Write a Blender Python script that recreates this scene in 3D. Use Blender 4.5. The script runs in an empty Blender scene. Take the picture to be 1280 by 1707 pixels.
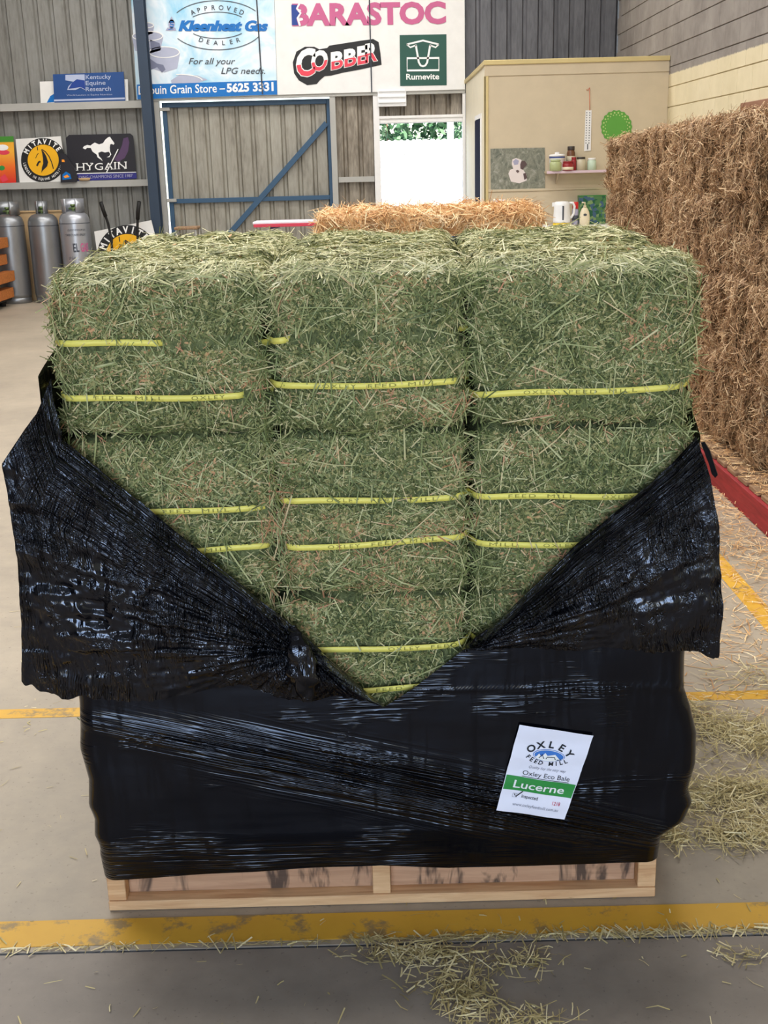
import bpy, bmesh, math
import numpy as np
from mathutils import Vector, Matrix

# ------------------------------------------------------------------ camera
SC = bpy.context.scene
COL = SC.collection
F_PX, CAM_H, ROLL = 1900.0, 1.50, 0.026
PITCH = math.atan(571 / F_PX)
CAM = np.array([0.0, 0.0, CAM_H])
_fw = np.array([0, math.cos(PITCH), -math.sin(PITCH)])
_r = np.array([1.0, 0, 0]); _u = np.cross(_r, _fw)
RR = _r * math.cos(ROLL) - _u * math.sin(ROLL)
UU = _u * math.cos(ROLL) + _r * math.sin(ROLL)
cd = bpy.data.cameras.new('camera'); cam = bpy.data.objects.new('camera', cd); COL.objects.link(cam)
cd.sensor_fit = 'HORIZONTAL'; cd.sensor_width = 36.0; cd.lens = F_PX / 1280 * 36.0
cd.clip_start = 0.05; cd.clip_end = 400
cam.matrix_world = Matrix(((RR[0], UU[0], -_fw[0], 0), (RR[1], UU[1], -_fw[1], 0), (RR[2], UU[2], -_fw[2], CAM_H), (0, 0, 0, 1)))
SC.camera = cam

# ------------------------------------------------------------------ world, sun, skylights, exposure
vs = SC.view_settings
vs.view_transform = 'Standard'; vs.look = 'None'; vs.gamma = 1.0; vs.use_curve_mapping = False
vs.exposure = 0.0
w = bpy.data.worlds.new('world'); SC.world = w; w.use_nodes = True
nt = w.node_tree; bg = nt.nodes['Background']
sky = nt.nodes.new('ShaderNodeTexSky'); sky.sky_type = 'NISHITA'; sky.sun_disc = False
sky.sun_elevation = math.radians(62); sky.sun_rotation = math.radians(180)
nt.links.new(sky.outputs[0], bg.inputs[0]); bg.inputs[1].default_value = 0.6

def light(name, kind, energy, loc, rot, color=(1, 1, 1), size=None, angle=None):
    d = bpy.data.lights.new(name, kind); d.energy = energy; d.color = color
    if kind == 'AREA':
        d.shape = 'RECTANGLE'; d.size, d.size_y = size
    if kind == 'SUN' and angle: d.angle = angle
    o = bpy.data.objects.new(name, d); COL.objects.link(o); o.location = loc; o.rotation_euler = rot
    return o
# sun outdoors, from behind the shed (it reaches only the yard beyond the back door)
light('sun', 'SUN', 15.0, (0, 0, 20), (math.radians(28), 0, 0), (1, .96, .9), angle=.01)
# daylight through the translucent roof sheets and the open truck door behind the camera
ROOF_Z = 4.9
SKYLIGHTS = [(-1.0, 3.3, 5.0, 0.9, 215), (-1.5, 6.5, 7.0, 0.9, 215), (-1.5, 9.7, 7.0, 0.9, 195), (-1.5, 12.9, 7.0, 0.9, 180)]
for (sx, sy, lx, ly, en) in SKYLIGHTS:
    light('skylight_daylight', 'AREA', en, (sx, sy, ROOF_Z - .06), (0, 0, 0), (1.0, .98, .95), (lx, ly))
light('truck_door_daylight', 'AREA', 320, (-0.6, -5.9, 2.4), (math.radians(90), 0, 0), (.60, .75, 1.0), (4.2, 2.8))

# unseen tube lamps added overhead to put glints on the black film
GLINT_LAMPS = [(-1.3, -.35), (.9, -.35), (-.2, -2.2)]
for (bx_, by_) in GLINT_LAMPS:
    light('added_glint_lamp', 'AREA', 7, (bx_, by_, 4.24), (0, 0, 0), (.80, .88, 1.0), (1.2, .05))

# ------------------------------------------------------------------ helpers
def ray(x, y): return RR * ((x - 640) / F_PX) + UU * ((853.5 - y) / F_PX) + _fw
def atY(x, y, Y): d = ray(x, y); return CAM + d * (Y / d[1])
def atX(x, y, X): d = ray(x, y); return CAM + d * (X / d[0])
def atZ(x, y, Z): d = ray(x, y); return CAM + d * ((Z - CAM_H) / d[2])

rng = np.random.default_rng(7)
_WP = {}
def _wp(o):
    return _WP.get(o.name, Vector((0, 0, 0))) if o else Vector((0, 0, 0))

def tag(o, label=None, cat=None, group=None, kind=None):
    if label: o['label'] = label
    if cat: o['category'] = cat
    if group: o['group'] = group
    if kind: o['kind'] = kind
    return o

def empty(name, loc, label=None, cat=None, group=None, kind=None):
    o = bpy.data.objects.new(name, None); COL.objects.link(o); o.location = loc
    o.empty_display_size = .1; _WP[o.name] = Vector(loc)
    return tag(o, label, cat, group, kind)

def link(name, me, parent=None):
    """a mesh given in world coordinates becomes an object (child of parent)"""
    o = bpy.data.objects.new(name, me); COL.objects.link(o)
    _WP[o.name] = Vector((0, 0, 0))
    if parent:
        o.parent = parent; o.location = -_wp(parent)
    return o

def mesh_np(name, V, Q, mat, parent=None, smooth=False, uv=None):
    """V (n,3); Q (m,k) with constant k"""
    V = np.asarray(V, np.float32); Q = np.asarray(Q, np.int32)
    me = bpy.data.meshes.new(name)
    me.vertices.add(len(V)); me.vertices.foreach_set('co', V.ravel())
    k = Q.shape[1]
    me.loops.add(Q.size); me.loops.foreach_set('vertex_index', Q.ravel())
    me.polygons.add(len(Q)); me.polygons.foreach_set('loop_start', np.arange(0, Q.size, k, dtype=np.int32))
    me.polygons.foreach_set('loop_total', np.full(len(Q), k, np.int32))
    me.update(calc_edges=True)
    if smooth: me.polygons.foreach_set('use_smooth', np.ones(len(Q), bool))
    if uv is not None:
        l = me.uv_layers.new(name='film'); l.data.foreach_set('uv', np.asarray(uv, np.float32)[Q.ravel()].ravel())
    me.materials.append(mat)
    return link(name, me, parent)

class MB:
    """collects shapes for one mesh"""
    def __init__(s): s.v = []; s.f = []; s.sm = []
    def add(s, V, Fc, smooth=False):
        b = len(s.v); s.v += [tuple(map(float, p)) for p in V]
        s.f += [tuple(b + i for i in f) for f in Fc]; s.sm += [smooth] * len(Fc); return s
    def box(s, x0, x1, y0, y1, z0, z1, bev=0.0):
        if bev <= 0:
            V = [(x, y, z) for z in (z0, z1) for y in (y0, y1) for x in (x0, x1)]
            return s.add(V, [(0, 2, 3, 1), (4, 5, 7, 6), (0, 1, 5, 4), (2, 6, 7, 3), (0, 4, 6, 2), (1, 3, 7, 5)])
        b = bev
        bm = bmesh.new(); bmesh.ops.create_cube(bm, size=1)
        for q in bm.verts: q.co = Vector(((x0 + x1) / 2 + q.co.x * (x1 - x0), (y0 + y1) / 2 + q.co.y * (y1 - y0), (z0 + z1) / 2 + q.co.z * (z1 - z0)))
        bmesh.ops.bevel(bm, geom=bm.edges[:], offset=b, segments=1, affect='EDGES')
        return s.bm(bm)
    def bm(s, bm, smooth=False):
        bm.verts.index_update()
        s.add([tuple(q.co) for q in bm.verts], [tuple(q.index for q in f.verts) for f in bm.faces], smooth); bm.free(); return s
    def prism(s, pts, off):
        """flat polygon of 3-D points pushed by vector off"""
        n = len(pts); A = [np.array(p, float) for p in pts]; B = [p + np.array(off, float) for p in A]
        fc = [tuple(range(n)), tuple(range(2 * n - 1, n - 1, -1))] + [(i, n + i, n + (i + 1) % n, (i + 1) % n) for i in range(n)]
        return s.add(A + B, fc)
    def poly(s, pts): return s.add(pts, [tuple(range(len(pts)))])
    def tube(s, path, rad, n=8, cap=True):
        P = [Vector(p) for p in path]; R_ = rad if hasattr(rad, '__len__') else [rad] * len(P)
        V = []; up = None
        for i, p in enumerate(P):
            t = (P[min(i + 1, len(P) - 1)] - P[max(i - 1, 0)]).normalized()
            if up is None: up = Vector((0, 0, 1)) if abs(t.z) < .9 else Vector((1, 0, 0))
            a = (up - t * up.dot(t)).normalized(); b = t.cross(a); up = a
            for k in range(n):
                th = 2 * math.pi * k / n; V.append(p + (a * math.cos(th) + b * math.sin(th)) * R_[i])
        fc = [(i * n + k, i * n + (k + 1) % n, (i + 1) * n + (k + 1) % n, (i + 1) * n + k) for i in range(len(P) - 1) for k in range(n)]
        s.add(V, fc, True)
        if cap:
            L = len(P) - 1; b0 = len(s.v) - len(V)
            s.f += [tuple(b0 + k for k in range(n))[::-1], tuple(b0 + L * n + k for k in range(n))]; s.sm += [False, False]
        return s
    def lathe(s, prof, c, n=20, sx=1.0, sy=1.0):
        V = []; m = len(prof)
        for (r, z) in prof:
            for k in range(n):
                th = 2 * math.pi * k / n; V.append((c[0] + r * sx * math.cos(th), c[1] + r * sy * math.sin(th), c[2] + z))
        fc = [(i * n + k, i * n + (k + 1) % n, (i + 1) * n + (k + 1) % n, (i + 1) * n + k) for i in range(m - 1) for k in range(n)]
        s.add(V, fc, True); b0 = len(s.v) - len(V)
        s.f += [tuple(b0 + k for k in range(n))[::-1], tuple(b0 + (m - 1) * n + k for k in range(n))]; s.sm += [False, False]
        return s
    def build(s, name, mat, parent=None):
        me = bpy.data.meshes.new(name); me.from_pydata(s.v, [], s.f); me.update()
        me.polygons.foreach_set('use_smooth', s.sm); me.materials.append(mat)
        return link(name, me, parent)

# gradient noise ----------------------------------------------------
_perm = np.random.default_rng(3).permutation(256); _perm = np.concatenate([_perm, _perm])
_grad = np.random.default_rng(5).normal(size=(256, 3)); _grad /= np.linalg.norm(_grad, axis=1)[:, None]
def perlin(P):
    P = np.asarray(P, float); I = np.floor(P).astype(int); Fr = P - I; I &= 255
    S = Fr * Fr * Fr * (Fr * (Fr * 6 - 15) + 10); out = np.zeros(len(P))
    for dx in (0, 1):
        for dy in (0, 1):
            for dz in (0, 1):
                h = _perm[_perm[_perm[(I[:, 0] + dx) & 255] + ((I[:, 1] + dy) & 255)] + ((I[:, 2] + dz) & 255)]
                d = np.einsum('ij,ij->i', _grad[h], Fr - np.array([dx, dy, dz]))
                wgt = np.abs(1 - dx - S[:, 0]) * np.abs(1 - dy - S[:, 1]) * np.abs(1 - dz - S[:, 2])
                out += wgt * d
    return out
def fbm(P, o=3):
    P = np.asarray(P, float); return sum(perlin(P * 2 ** i + 17.3 * i) * .5 ** i for i in range(o))

# materials ---------------------------------------------------------
def srgb(c):
    c = [x / 255 for x in c]
    return tuple(x / 12.92 if x <= .04045 else ((x + .055) / 1.055) ** 2.4 for x in c) + (1,)

class NT:
    def __init__(s, m): s.t = m.node_tree; s.t.nodes.clear()
    def n(s, typ, ins=None, **kw):
        nd = s.t.nodes.new('ShaderNode' + typ)
        for k, v_ in kw.items(): setattr(nd, k, v_)
        for k, v_ in (ins or {}).items():
            sk = nd.inputs[k]
            if isinstance(v_, bpy.types.NodeSocket): s.t.links.new(v_, sk)
            else: sk.default_value = v_
        return nd
    def math(s, op, a, b=0.0, c=0.0, clamp=False):
        return s.n('Math', {0: a, 1: b, 2: c}, operation=op, use_clamp=clamp).outputs[0]
    def ramp(s, fac, stops, interp='LINEAR'):
        nd = s.n('ValToRGB', {0: fac}); cr = nd.color_ramp; cr.interpolation = interp
        while len(cr.elements) < len(stops): cr.elements.new(.5)
        for e, (p, c) in zip(cr.elements, stops): e.position = p; e.color = c
        return nd.outputs[0]
    def mix(s, fac, a, b, bt='MIX'):
        nd = s.n('Mix', {0: fac, 6: a, 7: b}, data_type='RGBA', blend_type=bt); return nd.outputs[2]
    def noise(s, scale, detail=3, rough=.55, vec=None, dist=0.0):
        i = {'Scale': scale, 'Detail': detail, 'Roughness': rough, 'Distortion': dist}
        if vec is not None: i['Vector'] = vec
        return s.n('TexNoise', i).outputs[0]
    def obj(s, sc=None, rot=None):
        o = s.n('TexCoord').outputs['Object']
        if sc or rot:
            i = {0: o}
            if sc: i['Scale'] = sc
            if rot: i['Rotation'] = rot
            o = s.n('Mapping', i).outputs[0]
        return o
    def bump(s, h, strength=.3, dist=.01):
        return s.n('Bump', {'Height': h, 'Strength': strength, 'Distance': dist}).outputs[0]
    def out(s, **kw):
        b = s.n('BsdfPrincipled', {k.replace('_', ' '): v_ for k, v_ in kw.items()})
        o = s.n('OutputMaterial'); s.t.links.new(b.outputs[0], o.inputs[0]); return b

def newmat(name):
    m = bpy.data.materials.new(name); m.use_nodes = True; return m, NT(m)

def mat(name, c, rough=.6, metal=0.0, var=.12, scale=8.0, bump=0.0, bscale=60.0, spec=.4, stretch=None):
    m, t = newmat(name); c = srgb(c)
    v = t.obj(stretch)
    n_ = t.noise(scale, 4, .6, v)
    k = t.n('MapRange', {0: n_, 1: .25, 2: .75, 3: 1 - var, 4: 1 + var}).outputs[0]
    col = t.mix(1.0, c, t.n('CombineColor', {0: k, 1: k, 2: k}).outputs[0], 'MULTIPLY')
    kw = dict(Base_Color=col, Roughness=rough, Metallic=metal)
    kw['Specular IOR Level'] = spec
    if bump: kw['Normal'] = t.bump(t.noise(bscale, 4, .6, v), bump, .01)
    t.out(**kw)
    return m

M = {}
def stems_mat(name, stops, rough=.55, trans=True):
    m, t = newmat(name)
    r = t.n('NewGeometry').outputs['Random Per Island']
    big = t.noise(9, 3, .6, t.n('NewGeometry').outputs['Position'])
    r = t.math('ADD', r, t.math('MULTIPLY', t.math('SUBTRACT', big, .5), 1.2), clamp=True)
    c = t.ramp(r, [(p, srgb(k)) for p, k in stops])
    c = t.mix(.35, c, t.mix(t.noise(60, 2), srgb((60, 55, 40)), srgb((230, 220, 190))), 'SOFT_LIGHT')
    t.out(Base_Color=c, Roughness=rough, **{'Specular IOR Level': .3})
    M[name] = m
stems_mat('lucerne_stem', [(0, (96, 108, 66)), (.3, (138, 148, 94)), (.55, (172, 176, 124)), (.8, (210, 204, 156)), (.94, (222, 200, 158)), (1, (204, 148, 114))])
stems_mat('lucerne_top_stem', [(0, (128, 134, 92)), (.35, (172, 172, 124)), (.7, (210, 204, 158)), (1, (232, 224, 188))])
stems_mat('lucerne_leaf', [(0, (76, 86, 52)), (.35, (114, 121, 76)), (.7, (156, 154, 102)), (.9, (192, 182, 132)), (1, (208, 162, 120))], .7)
stems_mat('straw_stem', [(0, (134, 104, 78)), (.35, (172, 138, 106)), (.7, (202, 168, 132)), (1, (230, 204, 168))])
stems_mat('straw_gold', [(0, (196, 146, 96)), (.4, (222, 178, 126)), (.75, (238, 204, 156)), (1, (248, 226, 188))])
stems_mat('loose_stem', [(0, (160, 146, 102)), (.35, (194, 178, 128)), (.7, (218, 202, 154)), (1, (238, 226, 188))])
def body_mat(name, stops, sc=70):
    m, t = newmat(name); v = t.obj()
    a = t.noise(sc, 5, .7, v, .6); b = t.noise(6, 3, .6, v)
    f = t.math('ADD', t.math('MULTIPLY', a, .75), t.math('MULTIPLY', b, .25))
    c = t.ramp(f, [(p, srgb(k)) for p, k in stops])
    t.out(Base_Color=c, Roughness=.85, Normal=t.bump(a, .8, .012), **{'Specular IOR Level': .2})
    M[name] = m
body_mat('lucerne_body', [(.3, (64, 72, 48)), (.45, (102, 109, 72)), (.58, (132, 137, 90)), (.7, (168, 163, 116))])
body_mat('straw_body', [(.3, (70, 50, 34)), (.48, (122, 94, 64)), (.62, (158, 126, 90)), (.75, (190, 160, 120))], 45)
body_mat('gold_body', [(.3, (160, 112, 70)), (.5, (206, 162, 110)), (.7, (236, 204, 156))], 45)

def film_mat():
    def ridged(t, x, y, z, sharp, rough=.6, det=2, dist=0.0):
        n_ = t.noise(1, det, rough, t.n('CombineXYZ', {0: x, 1: y, 2: z}).outputs[0], dist)
        r_ = t.math('SUBTRACT', 1.0, t.math('MULTIPLY', t.math('ABSOLUTE', t.math('SUBTRACT', n_, .5)), 5.0), clamp=True)
        return t.math('POWER', r_, sharp)
    def patch(t, x, y, z, lo, hi, a=0.0, b=1.0):
        n_ = t.noise(1, 2, .5, t.n('CombineXYZ', {0: x, 1: y, 2: z}).outputs[0])
        return t.n('MapRange', {0: n_, 1: lo, 2: hi, 3: a, 4: b}).outputs[0]
    m, t = newmat('black_film')
    sep = t.n('SeparateXYZ', {0: t.n('UVMap', uv_map='film').outputs[0]}); u, v = sep.outputs[0], sep.outputs[1]
    mul = lambda a, k: t.math('MULTIPLY', a, k)
    # fine horizontal stretch lines, in patches
    h1 = mul(ridged(t, mul(u, 5), mul(v, 90), 0.0, 2.0), patch(t, mul(u, 5), mul(v, 9), 3.0, .52, .85, 0, 1.2))
    # pulled rope-like band running down to the right
    d = t.math('SUBTRACT', v, t.math('MULTIPLY_ADD', u, -.255, .315))
    wd = t.math('MULTIPLY_ADD', mul(u, u), -.085, .052)
    mk = t.math('POWER', 2.718, mul(t.math('POWER', t.math('ABSOLUTE', t.math('DIVIDE', d, wd)), 2.0), -1.0))
    mk = mul(mk, t.n('MapRange', {0: t.math('ABSOLUTE', t.math('SUBTRACT', u, .03)), 1: .2, 2: .62, 3: 1.0, 4: .12}).outputs[0])
    h2 = mul(mul(ridged(t, mul(u, 1.6), mul(d, 62), 9.0, 1.6), mk), 3.8)
    # lower edge pulled tight
    lo = t.n('MapRange', {0: v, 1: .20, 2: .14, 3: 0, 4: 1.2}).outputs[0]
    h3 = mul(ridged(t, mul(u, 2.5), mul(v, 80), 4.0, 2.0), mul(lo, patch(t, mul(u, 4), mul(v, 3), 7.0, .44, .74)))
    e = patch(t, mul(u, 20), mul(v, 4), 5.0, .45, .8, 0, .6)
    h = t.math('ADD', t.math('ADD', t.math('ADD', h1, h2), h3), e)
    t.out(Base_Color=srgb((6, 6, 10)), Roughness=.11, Normal=t.bump(h, 1.0, .003), **{'Specular IOR Level': .36, 'Specular Tint': (.82, .87, 1, 1)})
    M['film'] = m
    m, t = newmat('black_film_crinkled')
    sep = t.n('SeparateXYZ', {0: t.n('UVMap', uv_map='film').outputs[0]}); u, v = sep.outputs[0], sep.outputs[1]
    mul = lambda a, k: t.math('MULTIPLY', a, k)
    h1 = mul(ridged(t, mul(u, 100), mul(v, 16), 0.0, 1.6, dist=.5), patch(t, mul(u, 7), mul(v, 5), 3.0, .44, .62, .05, 1.2))
    nearedge = t.n('MapRange', {0: v, 1: .16, 2: .05, 3: 0, 4: 1.6}).outputs[0]
    h2 = mul(ridged(t, mul(u, 4), mul(v, 110), 6.0, 1.6), nearedge)
    h3 = mul(ridged(t, mul(u, 34), mul(v, 30), 2.0, 1.2, .65, 3, 1.0), patch(t, mul(u, 9), mul(v, 8), 8.0, .46, .6, .02, .8))
    h = t.math('ADD', t.math('ADD', h1, h2), h3)
    t.out(Base_Color=srgb((6, 6, 10)), Roughness=.10, Normal=t.bump(h, 1.0, .0032), **{'Specular IOR Level': .62, 'Specular Tint': (.82, .87, 1, 1)})
    M['film_crinkled'] = m
film_mat()

def concrete(name, c, c2, rough=.55):
    m, t = newmat(name); v = t.obj()
    a = t.noise(1.1, 5, .6, v); b = t.noise(14, 5, .65, v)
    f = t.math('ADD', t.math('MULTIPLY', a, .65), t.math('MULTIPLY', b, .35))
    c_ = t.ramp(f, [(.32, srgb(c2)), (.62, srgb(c))])
    sp = t.ramp(t.noise(90, 2, .5, v), [(.66, (0, 0, 0, 1)), (.72, (1, 1, 1, 1))])
    c_ = t.mix(t.math('MULTIPLY', t.n('RGBToBW', {0: sp}).outputs[0], .3), c_, srgb((60, 52, 44)))
    t.out(Base_Color=c_, Roughness=t.math('MULTIPLY_ADD', b, .25, rough - .12), Normal=t.bump(b, .12, .004), **{'Specular IOR Level': .45})
    M[name] = m
concrete('concrete', (177, 163, 143), (148, 136, 120))
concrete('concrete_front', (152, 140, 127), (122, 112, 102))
concrete('concrete_yard', (196, 192, 184), (170, 166, 160))
def paint_line():
    m, t = newmat('yellow_paint'); v = t.obj()
    n_ = t.noise(9, 6, .7, v)
    k = t.ramp(n_, [(.38, (1, 1, 1, 1)), (.46, (0, 0, 0, 1))])
    k = t.math('MULTIPLY', t.n('RGBToBW', {0: k}).outputs[0], .75)
    y = t.mix(t.noise(5, 4, .6, v), srgb((228, 178, 58)), srgb((200, 148, 42)))
    t.out(Base_Color=t.mix(k, y, srgb((120, 108, 88))), Roughness=.55)
    M['yellow_paint'] = m
paint_line()
def cladding_mat(name, c, c2, dirt):
    m, t = newmat(name)
    v = t.obj((1, 1, .25)); a = t.noise(5, 5, .65, v); b = t.noise(40, 3, .6, t.obj((1, 1, .15)))
    f = t.math('ADD', t.math('MULTIPLY', a, .6), t.math('MULTIPLY', b, .4))
    col = t.ramp(f, [(.3, srgb(dirt)), (.48, srgb(c2)), (.66, srgb(c))])
    t.out(Base_Color=col, Roughness=.5, Metallic=.15, **{'Specular IOR Level': .4})
    M[name] = m
cladding_mat('cladding', (146, 145, 140), (132, 130, 124), (104, 101, 95))
cladding_mat('cladding_gate', (166, 162, 150), (148, 143, 131), (110, 104, 93))
cladding_mat('cladding_dirty', (168, 158, 142), (128, 118, 104), (70, 62, 54))
cladding_mat('cladding_dark', (116, 116, 120), (98, 98, 102), (76, 76, 80))
def wood_mat(name, c, c2, sc=(3, 40, 40)):
    m, t = newmat(name); v = t.obj(sc)
    a = t.noise(1.6, 5, .6, v, .8)
    t.out(Base_Color=t.ramp(a, [(.3, srgb(c2)), (.65, srgb(c))]), Roughness=.65, Normal=t.bump(a, .15, .003), **{'Specular IOR Level': .3})
    M[name] = m
wood_mat('pine', (226, 186, 140), (196, 148, 104))
wood_mat('old_wood', (168, 136, 104), (120, 92, 68), (40, 3, 40))
wood_mat('orange_wood', (206, 128, 66), (160, 92, 44))
wood_mat('red_wood', (168, 52, 54), (132, 38, 42), (40, 3, 40))
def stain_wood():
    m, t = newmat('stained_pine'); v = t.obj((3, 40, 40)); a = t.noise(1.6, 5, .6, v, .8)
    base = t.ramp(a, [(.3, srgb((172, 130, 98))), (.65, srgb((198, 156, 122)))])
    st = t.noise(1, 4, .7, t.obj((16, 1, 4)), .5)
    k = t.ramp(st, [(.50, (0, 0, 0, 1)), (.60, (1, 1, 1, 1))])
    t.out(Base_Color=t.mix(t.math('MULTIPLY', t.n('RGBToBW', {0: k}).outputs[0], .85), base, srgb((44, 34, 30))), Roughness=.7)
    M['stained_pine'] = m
stain_wood()
def block_mat(name, c, var=.06):
    M[name] = mat(name, c, .8, 0, var, 3, .25, 90, .2)
block_mat('block_grey', (150, 143, 136)); block_mat('block_cream', (236, 218, 172))
for nm, c, ro in [('yellow_wall', (204, 188, 160), .6), ('yellow_trim', (208, 188, 132), .5), ('side_wall', (232, 222, 196), .6), ('navy', (16, 20, 56), .5),
                  ('steel_blue', (46, 60, 78), .5), ('gate_blue', (54, 84, 112), .5), ('grey_channel', (172, 170, 164), .5), ('white_paint', (236, 234, 232), .5),
                  ('white_board', (232, 230, 226), .35), ('ink_black', (28, 27, 28), .5), ('ink_white', (244, 243, 240), .5), ('ink_blue', (0, 108, 186), .45),
                  ('ink_navy', (30, 62, 142), .45), ('ink_pink', (196, 96, 140), .5), ('ink_red', (226, 66, 84), .5), ('ink_green', (36, 82, 70), .5),
                  ('ink_grey', (72, 76, 84), .5), ('ink_lilac', (168, 166, 190), .5), ('ink_pale', (176, 186, 212), .5), ('ink_yellow', (240, 178, 20), .5),
                  ('ink_ker', (36, 74, 134), .4), ('ink_orange', (244, 150, 40), .5), ('ink_purple', (86, 62, 96), .6), ('ink_champ', (44, 44, 126), .5),
                  ('board_black', (38, 36, 42), .4), ('black_rubber', (24, 23, 22), .6), ('tan_board', (196, 164, 122), .8), ('strap', (244, 230, 112), .45),
                  ('strap_ink', (140, 134, 48), .6), ('green_mat', (92, 158, 62), .6), ('green_pale', (186, 204, 130), .6), ('red_cap', (204, 40, 44), .4), ('kettle_white', (238, 238, 238), .3),
                  ('kettle_yellow', (232, 196, 50), .4), ('cream_bottle', (232, 220, 190), .35), ('jar_green', (172, 180, 130), .3), ('jar_brown', (110, 72, 48), .3),
                  ('jar_red', (146, 36, 40), .4), ('jar_glass', (196, 186, 160), .2), ('jar_mint', (196, 214, 192), .3), ('lid_dark', (60, 52, 48), .4), ('shelf_lilac', (214, 190, 200), .5),
                  ('label_paper', (240, 238, 248), .55), ('label_green', (50, 146, 66), .5), ('label_ink', (26, 26, 34), .6), ('label_blue', (60, 120, 200), .5), ('label_red', (196, 60, 84), .6), ('label_grey', (128, 128, 140), .6),
                  ('photo_dog', (232, 220, 216), .5), ('photo_ear', (92, 72, 70), .5), ('bench_red', (206, 62, 84), .5), ('bench_white', (236, 228, 238), .4), ('leg_purple', (96, 84, 116), .4),
                  ('brown_panel', (150, 108, 84), .6), ('roof_grey', (170, 170, 168), .6), ('cup_grey', (176, 180, 200), .5), ('cup_shadow', (118, 122, 146), .5), ('orange_string', (214, 140, 110), .7), ('seam_dark', (52, 56, 66), .5), ('fitting_white', (246, 246, 246), .4), ('skylight_sheet', (230, 232, 230), .5)]:
    M[nm] = mat(nm, c, ro, 0, .05, 6)
M['cylinder_steel'] = mat('cylinder_steel', (150, 152, 155), .38, .75, .14, 5, .05, 30, .5, (1, 1, .5))
M['cylinder_light'] = mat('cylinder_light', (180, 182, 188), .36, .6, .1, 5, .05, 30, .5, (1, 1, .5))
M['navy'] = mat('navy_door', (14, 17, 50), .8, 0, .05, 6, spec=.05)
M['brass'] = mat('brass', (120, 140, 90), .4, .5)
def sky_print():
    m, t = newmat('sky_print'); v = t.obj()
    a = t.noise(2.2, 4, .6, v, .6)
    t.out(Base_Color=t.ramp(a, [(.35, srgb((150, 206, 232))), (.5, srgb((196, 224, 238))), (.64, srgb((236, 242, 248)))]), Roughness=.3)
    M['sky_print'] = m
    m, t = newmat('photo_grass'); v = t.obj((1, 1, .7)); a = t.noise(16, 5, .7, v, 1.5)
    t.out(Base_Color=t.ramp(a, [(.3, srgb((84, 88, 74))), (.55, srgb((134, 134, 116))), (.72, srgb((176, 172, 160)))]), Roughness=.35)
    M['photo_grass'] = m
    m, t = newmat('fruit_print'); v = t.obj(); z = t.n('SeparateXYZ', {0: v}).outputs[2]
    k = t.n('MapRange', {0: z, 1: 1.45, 2: 2.0, 3: 0, 4: 1}).outputs[0]
    t.out(Base_Color=t.ramp(k, [(0, srgb((214, 40, 38))), (.35, srgb((240, 110, 40))), (.7, srgb((246, 180, 60))), (.88, srgb((240, 170, 50))), (.9, srgb((70, 140, 50)))]), Roughness=.35)
    M['fruit_print'] = m
    m, t = newmat('leafy_print'); a = t.n('TexVoronoi', {'Scale': 30.0, 'Vector': t.obj()}).outputs['Color']
    a = t.n('SeparateColor', {0: a}).outputs[0]
    t.out(Base_Color=t.ramp(a, [(0, srgb((30, 90, 60))), (.4, srgb((74, 118, 70))), (.6, srgb((120, 150, 96))), (.8, srgb((62, 92, 120))), (1, srgb((190, 206, 190)))], 'CONSTANT'), Roughness=.4)
    M['leafy_print'] = m
    m, t = newmat('foliage')
    r = t.n('NewGeometry').outputs['Random Per Island']
    t.out(Base_Color=t.ramp(r, [(0, srgb((48, 84, 62))), (.5, srgb((86, 128, 84))), (1, srgb((140, 170, 130)))]), Roughness=.6)
    M['foliage'] = m
sky_print()

# print and lettering ------------------------------------------------
_TX = {}
def text_raw(txt, bold=0.0, shear=0.0, space=1.0):
    key = (txt, bold, shear, space)
    if key not in _TX:
        cu = bpy.data.curves.new('t', 'FONT'); cu.body = txt; cu.size = 1; cu.offset = bold; cu.shear = shear; cu.space_character = space
        cu.resolution_u = 3; cu.fill_mode = 'FRONT'
        o = bpy.data.objects.new('t', cu); COL.objects.link(o)
        dg = bpy.context.evaluated_depsgraph_get(); me = o.evaluated_get(dg).to_mesh()
        V = np.array([tuple(v.co) for v in me.vertices])[:, :2]; Fc = [tuple(p.vertices) for p in me.polygons]
        o.evaluated_get(dg).to_mesh_clear(); bpy.data.objects.remove(o); bpy.data.curves.remove(cu)
        _TX[key] = (V, Fc)
    return _TX[key]
CAP = .70
def put_text(mb, P, txt, x0, y0, x1, y1, h, bold=0.0, shear=0.0, space=1.0):
    """text whose width spans (x0,y0)-(x1,y1) and whose capitals are h high, mapped by P(x,y) -> 3-D"""
    V, Fc = text_raw(txt, bold, shear, space)
    mn = V[:, 0].min(); wd = V[:, 0].max() - mn
    L = math.hypot(x1 - x0, y1 - y0); dx, dy = (x1 - x0) / L, (y1 - y0) / L
    q = (V[:, 0] - mn) / wd * L; r = V[:, 1] / CAP * h
    X = x0 + q * dx + r * dy; Y = y0 + q * dy - r * dx
    mb.add([P(a, b) for a, b in zip(X, Y)], Fc)
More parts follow.
